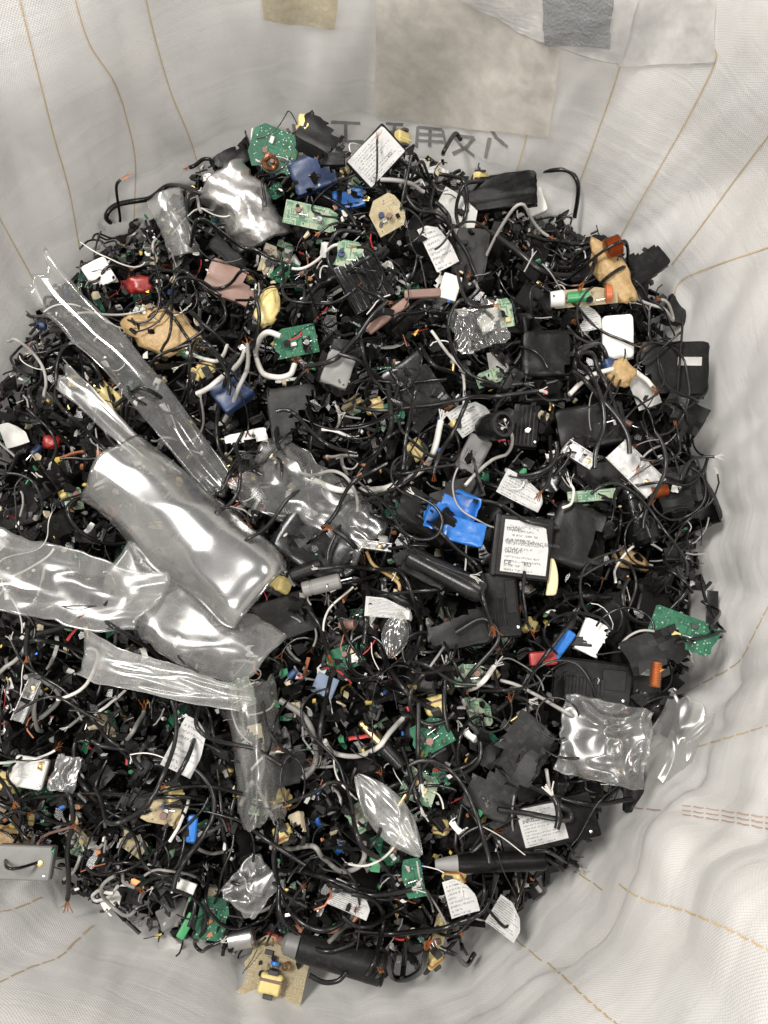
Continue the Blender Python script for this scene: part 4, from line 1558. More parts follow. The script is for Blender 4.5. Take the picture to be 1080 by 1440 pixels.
# printed stickers torn loose
def torn(u, v, wpx, dpx, ang, label, short, mat='label_print', face=0.7, curl=0.004, clip=None, q=88):
    M, w, d = spot(u, v, wpx, dpx, 0.001, ang, face, q=q, sink=-0.001)
    return hero('torn_label', [('sticker', sticker(w, d, mat, 0, clip or corner_clip(.9, .9), curl))], M, label, 'label', short)


torn(713, 1291, 46, 42, -35, 'torn white sticker dense with small print beside the front bag wall', 'dense torn sticker', 'label_dense')
torn(494, 1264, 58, 34, -22, 'torn white sticker above the front dark tube', 'front torn sticker', 'label_dense')
torn(616, 346, 34, 64, 28, 'torn white sticker standing near the back centre', 'standing torn sticker', 'label_half')
torn(642, 302, 60, 50, -30, 'blank white paper piece behind the standing torn sticker', 'blank paper', 'paper')
torn(600, 233, 62, 17, -10, 'narrow printed white strip below the handwritten paper', 'printed strip', 'label_half')
torn(828, 446, 30, 36, 8, 'small striped grey label left of the white housing', 'striped label', 'label_dense')
torn(905, 548, 32, 52, 20, 'torn white paper right of the folded cable', 'torn white paper', 'paper')
torn(735, 690, 64, 36, -28, 'white sticker half buried above the white-labelled charger', 'buried sticker', 'label_half')
torn(660, 585, 50, 40, 35, 'shiny white sticker left of the black socket', 'shiny sticker', 'label_half')
torn(545, 855, 60, 26, -5, 'small printed white label under the black cables in the middle', 'middle printed label', 'label_dense')
torn(265, 1050, 44, 70, -25, 'white printed paper under the falling film in the lower left', 'lower printed paper', 'label_half')
torn(240, 1325, 30, 18, 0, 'white scrap of paper at the front left rim', None, 'paper')
torn(648, 1100 + 160, 40, 46, 15, 'white scrap of label beside the front transformer', None, 'label_half')
torn(20, 610, 30, 34, 20, 'white crumpled paper scrap at the left bag side', None, 'paper')
torn(700, 600 - 90, 0.1 + 26, 30, 10, 'small white slip beside the ribbed block', None, 'paper')


# putty and glue lumps
def lump(u, v, wpx, dpx, ang, label, short, h=0.016, mat='putty', rough=0.35, face=0.3, name='putty_lump', cat='lump', more=None):
    M, w, d = spot(u, v, wpx, dpx, h / 2, ang, face, q=75)
    parts = [('lump', to_mesh(blob(w * 1.05, d * 1.05, h, u * .13, rough), 'lump', mat, angle=180))]
    if more:
        parts += more(w, d, h)
    return hero(name, parts, M, label, cat, short)


def strap(w, d, h):
    bm = bmesh.new()
    tube_into(bm, [(0.0, d * .58 * math.cos(a), h * .62 * math.sin(a)) for a in [6.283 * k / 16 for k in range(17)]], .0022, 6, cap=False)
    return [('black_strap', to_mesh(bm, 'strap', 'rubber'))]


lump(862, 388, 96, 34, -58, 'long tan putty lump with a black strap round its middle at the far right', 'strapped tan lump', 0.02, rough=0.5, more=strap)
lump(235, 466, 84, 54, -18, 'large brown-tan foam lump in the upper left of the heap', 'large tan lump', 0.024, rough=0.65)
lump(886, 787, 52, 26, -22, 'tan putty lump with blue speck below the black bobbin', 'right tan lump', 0.014,
     more=lambda w, d, h: [('blue_speck', to_mesh(blob(w * .25, d * .5, h * .8, 4.2), 'speck', 'blue_plastic'), (-w * .42, d * .1, 0))])
lump(872, 524, 34, 36, 0, 'tan lump under the white housing', 'tan lump below white housing', 0.014,
     more=lambda w, d, h: [('blue_cap', to_mesh(blob(w * .5, d * .5, h * .7, 9.2), 'cap', 'blue_dark'), (-w * .4, d * .35, 0))])
lump(4, 1180, 34, 70, 88, 'pale tan lump cut by the frame beside the bag', None, 0.02)
lump(196, 400, 36, 26, 0, 'dull red plastic lump beside the white clip', 'dull red lump', 0.016, 'red_plastic', 0.5, name='plastic_lump')
lump(72, 622, 24, 18, 0, 'small dull red lump at the left side', None, 0.012, 'red_plastic', 0.5, name='plastic_lump')
lump(150, 560, 46, 28, -40, 'pale yellow tape lump at the left side', 'yellow tape lump', 0.014, 'yellow_tape', 0.5, name='tape_lump')
lump(376, 432, 30, 60, -15, 'yellow tapered tape wad beside the brown cover', 'yellow wad', 0.014, 'yellow_tape', 0.4, name='tape_lump')
lump(430, 180, 26, 36, 0, 'yellow transformer tape wad on the pointed housing', None, 0.016, 'yellow_tape', 0.4, name='tape_lump')


def bar(u, v, wpx, dpx, ang, mat, label, short, name, cat, h=0.005, face=0.6, bend=0.0):
    M, w, d = spot(u, v, wpx, dpx, h / 2, ang, face, q=88)
    bm = rbox(w, d, h, h * .35, seg=3)
    bmesh.ops.subdivide_edges(bm, edges=[e for e in bm.edges if e.calc_length() > w * .5], cuts=8)
    for v_ in bm.verts:
        v_.co.y += bend * d * (v_.co.x / w * 2) ** 2
    return hero(name, [('strip', to_mesh(bm, 'strip', mat))], M, label, cat, short)


plastic('cream', (0.70, 0.57, 0.33), 0.4, dust=0.2, var=0.1)
bar(777, 811, 49, 14, 91, 'cream', 'cream coloured curved plastic strip right of the white-labelled charger', 'cream strip', 'plastic_strip', 'strip', 0.009, bend=.3)
bar(457, 964, 32, 29, -22, 'blue_pad', 'flat blue-grey square pad in the lower middle', 'blue-grey pad', 'thermal_pad', 'pad', 0.003)
bar(545, 445, 70, 13, 38, 'brown_tube', 'brown tapered tube pointing up in the upper middle', 'brown tube', 'plastic_tube', 'tube', 0.009)
bar(594, 413, 50, 12, 3, 'brown_tube', 'short red-brown tube near the white connector', None, 'plastic_tube', 'tube', 0.008)
bar(832, 697, 66, 16, 4, 'pcb_pale', 'pale green long board strip below the clear silver piece', 'pale board strip', 'board_strip', 'circuit board', 0.003)
bar(270, 1165, 0.1 + 36, 14, 88, 'blue_plastic', 'bright blue crimp sleeve hanging in the lower left', 'blue crimp sleeve', 'crimp_sleeve', 'sleeve', 0.010)
bar(790, 907, 44, 15, 52, 'blue_plastic', 'blue tapered cable boot beside the red boot', 'blue boot', 'cable_boot', 'boot', 0.010)
bar(764, 926, 38, 19, 4, 'red_plastic', 'red cable boot left of the blue boot', 'red boot', 'cable_boot', 'boot', 0.011)
bar(262, 1302, 34, 12, 62, 'green_wire', 'small green plastic peg near the front left rim', 'green peg', 'plastic_peg', 'peg', 0.006)
bar(955, 520, 3, 160, -4, 'black_abs', 'thin black edge strip leaning on the bag side', None, 'edge_strip', 'strip', 0.004)


# boards and transformers that show
def board(u, v, wpx, dpx, ang, mat, label, short, rich=5, face=0.6, q=80, more=None, tilt=(0, 0)):
    M, w, d = spot(u, v, wpx, dpx, 0.002, ang, face, tilt, q=q, sink=0)
    parts = board_parts(w, d, HR, mat, rich=rich)
    if more:
        parts += more(w, d)
    return hero('circuit_board', parts, M, label, 'circuit board', short)


def big_tr(w, d):
    out = []
    for (n_, me_, *r_) in transformer_parts(0.026, HR):
        out.append((n_, me_, (0.0, -d * .22, .011)))
    out.append(('blue_capacitor', to_mesh(lathe([(-.002, .004), (-.0015, .0055), (.0015, .0055), (.002, .004)], 14, axis='y'), 'cap', 'blue_plastic'), (0, d * .1, .008)))
    bm = bmesh.new()
    tube_into(bm, [(.012 + .004 * math.sin(a), d * .1 + .004 * math.cos(a), .003 + a * .0006) for a in [k * .6 for k in range(30)]], .0007, 5)
    out.append(('copper_choke', to_mesh(bm, 'choke', 'copper')))
    return out


board(386, 1362, 90, 74, -12, 'pcb_cream', 'cream circuit board with yellow transformer and blue capacitor on the front rim', 'front transformer board', 5, q=90, more=big_tr)
board(384, 212, 58, 64, 75, 'pcb_green', 'green circuit board with copper ring coil standing at the back', 'back green board', 6, face=0.8, q=95,
      more=lambda w, d: [(a, b, (-w * .28, -d * .02, .005)) for a, b in COILP])
board(962, 888, 92, 46, -22, 'pcb_green', 'bright green circuit board by the right bag wall', 'right green board', 5, q=85)
board(488, 924, 58, 32, 18, 'pcb_green', 'green circuit board above the blue-grey pad', 'middle green board', 4)
board(604, 1035, 60, 44, 28, 'pcb_green', 'green circuit board crossed by cables below the middle', 'lower green board', 4)
board(590, 1105, 44, 48, 70, 'pcb_pale', 'pale green circuit board full of parts below the middle', None, 6)
board(226, 1141, 56, 32, -10, 'pcb_cream', 'small cream board with yellow coil in the lower left', 'small cream board', 4)
board(186, 1186, 40, 22, -32, 'pcb_cream', 'beige board chip near the front left', None, 2)
board(300, 1292, 42, 52, -8, 'pcb_green', 'green board with bundled leads near the front rim', 'front green board', 4)
board(415, 480, 60, 40, 12, 'pcb_green', 'pale green board inside the white wire loop', 'looped board', 4)
board(490, 357, 40, 36, -10, 'pcb_pale', 'small pale board square with white border above the ribbed housing', 'bordered board', 3)
board(440, 305, 76, 30, -12, 'pcb_pale', 'crowded pale board with tiny coloured parts below the blue shells', 'crowded board', 8)
board(545, 300, 50, 50, 30, 'pcb_cream', 'cream board with brown winding under the back labelled charger', 'brown winding board', 4)
board(690, 530, 40, 20, 20, 'pcb_pale', 'pale board splinter near the cellophane', None, 2)
board(710, 500 - 60, 22, 40, 10, 'pcb_pale', 'greenish board splinter right of the cellophane', None, 2)
board(855, 590, 36, 24, 10, 'pcb_green', 'small green board ring below the folded cable', None, 2)
board(660, 950, 40, 30, 0, 'pcb_pale', 'mixed board crumb left of the red boot', None, 4)
board(580, 1235, 30, 50, 10, 'pcb_green', 'dark green board standing near the front', 'standing green board', 2)
board(340, 975, 40, 40, 20, 'pcb_pale', 'whitish board piece under the falling film', None, 3)
board(820, 418, 92, 24, 4, 'pcb_cream', 'long board strip with orange ring and tan coil at the upper right', 'orange ring strip', 4,
      more=lambda w, d: [('orange_ring', to_mesh(lathe([(-.004, .008), (-.003, .010), (.003, .010), (.004, .008)], 16), 'ring', 'orange_plastic'), (w * .36, 0, .006)),
                         ('green_sleeve', to_mesh(lathe([(-.012, .006), (.012, .007)], 14), 'sleeve', 'green_wire'), (-w * .08, 0, .005)),
                         ('white_cap', to_mesh(lathe([(-.008, .009), (.006, .010), (.008, .008)], 14), 'cap', 'white_plastic'), (-w * .38, 0, .005))])


def trafo(u, v, px, ang, label, short, face=0.2):
    M, w, d = spot(u, v, px * .85, px * .8, 0.006, ang, face, (HR.uniform(-.9, .9), HR.uniform(-.9, .9)), q=60, sink=.006)
    return hero('transformer', transformer_parts(w * .9, HR), M, label, 'transformer', short)


trafo(392, 816, 54, -20, 'yellow taped transformer beside the light grey tube', 'yellow transformer')
trafo(612, 992, 40, 10, 'yellow transformer above the lower green board', None)
trafo(620, 1163, 34, 5, 'yellow transformer left of the front labelled charger', None)
trafo(640, 1228, 42, -30, 'yellow transformer below the grey tapered tip', None)
trafo(611, 1347, 36, -5, 'yellow transformer on the front rim', 'rim transformer')
trafo(586, 632, 40, -60, 'yellow transformer beside the white curved wire', None)
trafo(526, 570, 36, 20, 'yellow transformer in the upper middle under thin cables', None)
trafo(398, 1172, 36, 10, 'yellow transformer under the falling film near the front', None)
trafo(392, 1122, 44, 40, 'whitish yellow transformer above the front rim film', None)
trafo(290, 518, 34, 20, 'pale yellow transformer beside the bent white wire', None)
trafo(566, 195, 32, 0, 'yellow transformer sticking up beside the back labelled charger', None)
trafo(675, 250, 26, 0, 'small yellow coil below the handwritten paper', None)
trafo(12, 1100, 40, 0, 'yellow speckled transformer at the left frame edge', None)
trafo(245, 1115, 34, 0, 'amber transformer above the small cream board', None)
trafo(745, 880, 30, 60, 'little yellow transformer right of the triangular wedge', None)


# round parts
def spun(u, v, Lpx, dpx, ang, prof, mat, label, short, name, cat, face=0.0, tilt=(0, 0), more=None, q=80, sides=22):
    """prof: (along -0.5..0.5, radius 0..0.5) as shares of length and width"""
    P = hit(u, v)
    s = depth(P) / FPX
    M, w, d = spot(u, v, Lpx, dpx, dpx * s * .45, ang, face, tilt, q=q)
    parts = [('body', to_mesh(lathe([(a * w, r * d) for a, r in prof], sides), 'body', mat))]
    if more:
        parts += more(w, d)
    return hero(name, parts, M, label, cat, short)


spun(480, 1348, 124, 42, -14, [(-.5, .36), (-.48, .44), (.46, .5), (.465, .46), (.475, .46), (.48, .5), (.5, .46)], 'dark_grey', 'dark grey ferrite tube with pale tip on the front rim', 'front dark tube', 'ferrite_tube', 'tube',
     more=lambda w, d: [('pale_tip', to_mesh(lathe([(-w * .68, d * .2), (-w * .64, d * .34), (-w * .5, d * .4)], 18), 'tip', 'mid_grey'))])
spun(705, 1212, 118, 26, 2, [(-.5, .42), (-.49, .5), (.48, .5), (.5, .44)], 'black_abs', 'black ferrite tube with tapered grey tip below the front labelled charger', 'black ferrite tube', 'ferrite_tube', 'tube',
     more=lambda w, d: [('grey_tip', to_mesh(lathe([(-w * .76, d * .22), (-w * .74, d * .26), (-w * .5, d * .44)], 18), 'tip', 'mid_grey'))])
spun(452, 823, 54, 22, 14, [(-.5, .4), (-.48, .48), (-.3, .5), (-.29, .46), (-.24, .46), (-.23, .5), (.46, .5), (.5, .42)], 'rubber_grey', 'light grey plastic tube right of the yellow taped transformer', 'light grey tube', 'cable_sleeve', 'tube',
     more=lambda w, d: [('pin', to_mesh(lathe([(w * .5, d * .06), (w * .8, d * .05)], 8), 'pin', 'steel'))])
spun(430, 802, 46, 18, 20, [(-.5, .42), (-.46, .5), (.46, .5), (.5, .4)], 'dark_grey', 'dark grey tube above the light grey tube', None, 'cable_sleeve', 'tube')
spun(625, 806, 118, 34, -27, [(-.5, .3), (-.47, .42), (.3, .5), (.44, .5), (.5, .42)], 'rubber', 'thick black rubber grip tube in the centre of the heap', 'black grip tube', 'rubber_grip', 'tube', tilt=(0, .1))
spun(522, 1032, 46, 11, -46, [(-.5, .25), (-.47, .42), (-.38, .42), (-.37, .32), (-.33, .32), (-.32, .46), (.5, .5)], 'brass', 'gold audio plug pin above the white wire arc', 'gold plug pin', 'plug_pin', 'plug', tilt=(0, .2),
     more=lambda w, d: [('black_grip', to_mesh(lathe([(w * .5, d * .8), (w * .55, d * 1.0), (w * 1.3, d * .9), (w * 1.35, d * .6)], 16), 'grip', 'rubber'))])
spun(568, 1122, 26, 9, 55, [(-.5, .5), (.2, .46), (.25, .3), (.5, .2)], 'brass', 'small gold plug tip beside the shiny leaf', None, 'plug_pin', 'plug')
spun(893, 722, 92, 50, -76, [(-.5, .3), (-.47, .44), (-.2, .5), (-.18, .43), (.1, .43), (.12, .5), (.44, .46), (.5, .34)], 'black_gloss', 'glossy black round-edged bobbin at the right of the heap', 'black bobbin', 'bobbin', 'bobbin', sides=30)
COILR = [(-.5, .3)] + [(-.48 + .96 * k / 22, .5 if k % 2 else .42) for k in range(23)] + [(.5, .3)]
spun(862, 347, 22, 28, 20, COILR, 'copper', 'copper wire coil against the far right bag wall', 'far copper coil', 'wire_coil', 'coil', face=0.3)
spun(926, 690, 24, 20, 15, COILR, 'copper', 'copper coil with orange face at the right bag side', 'right copper coil', 'wire_coil', 'coil')
spun(922, 948, 36, 16, 80, COILR, 'copper', 'copper winding beside the torn-label charger', None, 'wire_coil', 'coil')
spun(340, 1320, 34, 26, 10, [(-.5, .46), (-.48, .5), (.4, .5), (.42, .46), (.44, .5), (.5, .44)], 'steel', 'shiny silver can near the front rim', 'silver can', 'metal_can', 'can')
spun(695, 600, 44, 38, -20, [(-.5, .44), (-.3, .5), (.4, .5), (.5, .44), (.5, .34), (.2, .32)], 'black_gloss', 'black oval two-pin power socket in the middle of the heap', 'black socket', 'power_socket', 'socket', face=0.0, tilt=(0, -1.1),
     more=lambda w, d: [('contact_pin', to_mesh(lathe([(w * .15, d * .07), (w * .5, d * .06)], 8, c=(0, y * d, 0)), 'pin', 'steel')) for y in (-.16, .16)])


# gold-edged metal frame, heatsinks
def bracket(u, v, wpx, dpx, ang, label, short, mat='steel'):
    M, w, d = spot(u, v, wpx, dpx, .006, ang, 0.5, q=82)
    bm = bmesh.new()
    rbox(w, d, .0016, .0004, (0, 0, -.005), bm, 1)
    rbox(w, .0016, .012, .0004, (0, d / 2, 0), bm, 1)
    rbox(w, .0016, .012, .0004, (0, -d / 2, 0), bm, 1)
    rbox(.0016, d * .94, .010, .0004, (w * .05, 0, 0), bm, 1)
    return hero('metal_bracket', [('frame', to_mesh(bm, 'frame', mat)), ('brass_screw', to_mesh(lathe([(0, .003), (.002, .003), (.003, .0015)], 12, axis='z'), 'screw', 'brass'), (w * .3, 0, -.004))], M, label, 'bracket', short)


bracket(893, 660, 76, 34, -48, 'shiny open metal bracket with brass screw at the right', 'metal bracket')
bracket(815, 640, 46, 20, -35, 'small silver bent bracket below the broad flat shell', 'silver bracket', 'foil')
bracket(38, 985, 60, 16, 72, 'narrow bright metal bar at the left edge', None)
bracket(510, 765, 80, 10, -8, 'thin silver foil strip above the black cable crossing', 'foil strip', 'foil')


# clear plastic: films, blisters and bags
def film(u, v, wpx, dpx, ang, fn, mat, label, short, lift=0.03, face=0.5, tilt=(0, 0), name='clear_film', cat='plastic film', nx=36, ny=24, t=0.0005):
    P = hit(u, v)
    M, w, d = spot(u, v, wpx, dpx, 0.002, ang, face, tilt, lift=lift, q=92, press=False)
    bm = sheet(nx, ny, lambda a, b: fn(a, b, w, d), t)
    return hero(name, [('sheet', to_mesh(bm, 'sheet', mat, angle=120))], M, label, cat, short)


def trough(a, b, w, d, deep=0.42, end=0.14):
    """bent clear blister: arched across, one end closed and rounded, the long edges torn unevenly"""
    x = (a - .5) * w * (1 + .10 * noise.noise(Vector((b * 3, 2.0, 7))) * (1 - a))
    ed = 1 + .16 * noise.noise(Vector((a * 3.2, 4.0 + (b > .5) * 9, 1)))
    ph = (b - .5) * math.pi * 0.66
    e = 1.0
    if a > 1 - end:
        k = (a - (1 - end)) / end
        e = math.sqrt(max(0.0, 1 - (k * .9) ** 2))
        x = (1 - end - .5) * w + k * end * w * 0.8
    y = math.sin(ph) * d * .58 * (0.7 + .3 * e) * ed
    z = (math.cos(ph) - .5) * d * deep * 1.5 * e
    z += d * (.05 * noise.noise(Vector((a * 3, b * 2, 1))) - .07 * abs(noise.noise(Vector((a * 2.2 + b, b * 3 - a, 6)))))
    return (x, y, z - d * deep * .3)


def curl(amt, wav, seed, taper=0.0, skew=0.0):
    """thin sheet with torn wandering edges, a lengthwise roll and crossing creases"""
    def f(a, b, w, d):
        lo = .10 * noise.noise(Vector((a * 3.1, seed, 1))) + .05 * noise.noise(Vector((a * 11, seed, 5)))
        hi = .13 * noise.noise(Vector((a * 2.6, seed, 8))) + .05 * noise.noise(Vector((a * 12, seed, 15)))
        en = .12 * noise.noise(Vector((b * 3, seed, 21))) + .08 * (b - .5)
        x = (a - .5) * w * (1 + en)
        y = (lo + b * (1 + hi - lo) - .5) * d * (1 - taper * a)
        y += .35 * d * (.25 - (a - .5) ** 2) * math.sin(seed * 5)
        x += skew * y
        n1 = noise.noise(Vector((a * 2.2 + seed, b * 1.6, seed)))
        n2 = noise.noise(Vector((a * 5 + seed, b * 4, seed + 4)))
        n3 = abs(noise.noise(Vector((a * 2.2 + b * 1.2, b * 2.6 - a * 1.5 + seed, seed + 9))))
        n4 = abs(noise.noise(Vector((a * 7 - b * 3, b * 7 + seed, seed + 19))))
        sag = -1.2 * wav * (a - .5) ** 2 * 4 * d
        return (x, y, amt * d * (4 * (b - .5) ** 2) + wav * 1.5 * (n1 + .15 * n2 - .9 * n3 - .12 * n4) * min(w, d) + sag)
    return f


film(258, 745, 285, 118, -40, trough, 'clear_blister', 'clear hard plastic blister trough falling over the middle left of the heap', 'clear blister', 0.035, 0.0, tilt=(0, -0.06), name='clear_blister', nx=48, ny=28)
film(262, 858, 240, 112, -33, curl(-.18, .07, 2.2, .2), 'clear_milky', 'hazy clear plastic tray falling below the clear blister', 'hazy tray', 0.022, 0.05, name='clear_tray')
film(85, 815, 250, 104, -14, curl(.10, .09, 4.7, .15), 'clear_milky', 'wide hazy plastic sheet falling at the left side', 'wide hazy sheet', 0.028, 0.1)
film(232, 952, 230, 56, -16, curl(.3, .16, 6.1, .5), 'clear_haze', 'narrow whitish film strip falling below the hazy tray', 'whitish film strip', 0.018, 0.1)
film(358, 1050, 66, 170, 8, curl(.25, .20, 8.3), 'clear_milky', 'crumpled whitish film hanging down in the lower left middle', 'hanging film', 0.016, 0.5)
film(432, 705, 205, 98, -36, curl(-.2, .09, 3.9), 'clear_hard', 'clear sheet lying over the glossy black housing half', 'clear sheet', 0.012, 0.1)
film(185, 535, 370, 58, -49, curl(.10, .12, 5.5, .35), 'clear_film', 'long narrow clear strip slanting down from the far left wall', 'long clear strip', 0.030, 0.4, nx=40, ny=8)
film(160, 596, 190, 34, -42, curl(.15, .16, 7.5, .4), 'clear_milky', 'thin milky strip alongside the long clear strip', None, 0.02, 0.4, ny=8)
film(335, 288, 104, 78, -58, curl(-.35, .14, 1.4), 'foil', 'shiny silver foil pouch at the back left', 'silver pouch', 0.014, 0.6, name='foil_pouch', cat='pouch')
film(243, 312, 86, 44, -70, curl(-.4, .06, 9.4), 'clear_milky', 'milky plastic flap left of the silver pouch', 'milky flap', 0.012, 0.6)


def leaf(a, b, w, d):
    x = (a - .5) * w
    k = max(.04, math.sin(math.pi * min(1, max(0, a * .96 + .02)))) ** .8
    y = (b - .5) * d * k
    return (x, y, .22 * d * (1 - (2 * b - 1) ** 2) * k + .16 * d * noise.noise(Vector((a * 3, b * 2.5, 2))) - .12 * d * abs(noise.noise(Vector((a * 4, b * 5, 8)))))


film(546, 1146, 132, 54, -50, leaf, 'clear_haze', 'shiny whitish leaf-shaped twist of film in the lower middle', 'shiny leaf', 0.010, 0.3, name='film_twist', cat='plastic film')
film(556, 892, 66, 38, 78, leaf, 'clear_hard', 'small clear leaf-shaped film in the centre', 'clear leaf', 0.006, 0.5)


def crumple(seed, amp=.35):
    def f(a, b, w, d):
        v = Vector((a * 1.5 + seed + .5 * noise.noise(Vector((a * 2, b * 2, seed))), b * 1.5 + .7 * noise.noise(Vector((a * 2, seed, b * 2))), seed))
        r = 1 - abs(noise.noise(v)) * 2
        r2 = 1 - abs(noise.noise(v * 2.3)) * 2
        e = 1 + .16 * noise.noise(Vector((math.cos(a * 6.28) + seed, math.sin(b * 6.28), seed)))
        rad = 1.0
        q = math.hypot(2 * a - 1, 2 * b - 1)
        return ((a - .5) * w * e, (b - .5) * d * e, amp * min(w, d) * (.6 * r + .22 * r2) * (1 - .3 * q))
    return f


film(848, 1042, 116, 100, -12, crumple(2.7, .36), 'clear_bag', 'large crumpled clear plastic bag at the right below the flat black lid', 'clear bag', 0.012, 0.5, name='clear_bag', cat='plastic bag', nx=60, ny=50)
film(950, 1040, 64, 110, -30, crumple(5.1, .16), 'clear_bag', 'clear plastic bag piece spread against the right bag wall', 'clear bag on wall', 0.008, 0.5, name='clear_bag', cat='plastic bag', nx=50, ny=60)
film(672, 462, 72, 64, 20, crumple(8.8, .55), 'clear_film', 'small ball of crumpled cellophane in the upper middle', 'cellophane ball', 0.006, 0.3, name='cellophane', cat='plastic film', nx=50, ny=50)
film(92, 1088, 34, 48, -10, crumple(3.3, .3), 'clear_milky', 'white translucent film scrap with fold beside the white plate', 'film scrap', 0.004, 0.5)
film(355, 1245, 60, 66, -40, crumple(6.3, .3), 'clear_milky', 'dull translucent film wad near the front rim', 'film wad', 0.006, 0.4)


# ------------------------------------------------------------------ cables one can follow in the photograph
def cable(pts, rpx, mat, label, short=None, lifts=None, bare=None, base=0.0):
    """pts: photo pixels along the cable; lifts: metres above the heap at those points"""
    lifts = lifts or [0.0] * len(pts)
    P3 = []
    hs = []
    for (u, v), lf in zip(pts, lifts):
        p = hit(u, v)
        z = p[2] + lf + base
        P3.append(onz(u, v, z))
    s = np.mean([depth(p) for p in P3]) / FPX
    r = rpx * s * 0.5
    L = [Vector((p[0], p[1], p[2] + r)) for p in P3]
    C = catmull(L, 9)
    Z = np.array([c.z for c in C])
    for _ in range(3):
        Z = np.convolve(np.pad(Z, 2, mode='edge'), np.ones(5) / 5, 'valid')
    for k, c in enumerate(C):
        g_ = gz(c.x, c.y)
        c.z = max(Z[k], (g_ if g_ > -0.4 else -1) * .6 + Z[k] * .4)
    Z = np.array([c.z for c in C])
    Z = np.convolve(np.pad(Z, 3, mode='edge'), np.ones(7) / 7, 'valid')
    for k, c in enumerate(C):
        c.z = float(Z[k])
    parts = [('sheath', cable_mesh(C, r, mat, 10))]
    if bare:
        parts.append(('bare_strands', strands(C, r, HR, bare, 6, 0.012)))
    o = make('cable', parts, Matrix.Identity(4), label, 'cable')
    m = C[len(C) // 2]
    if short:
        LAND.append((short, m.x, m.y))
    return o


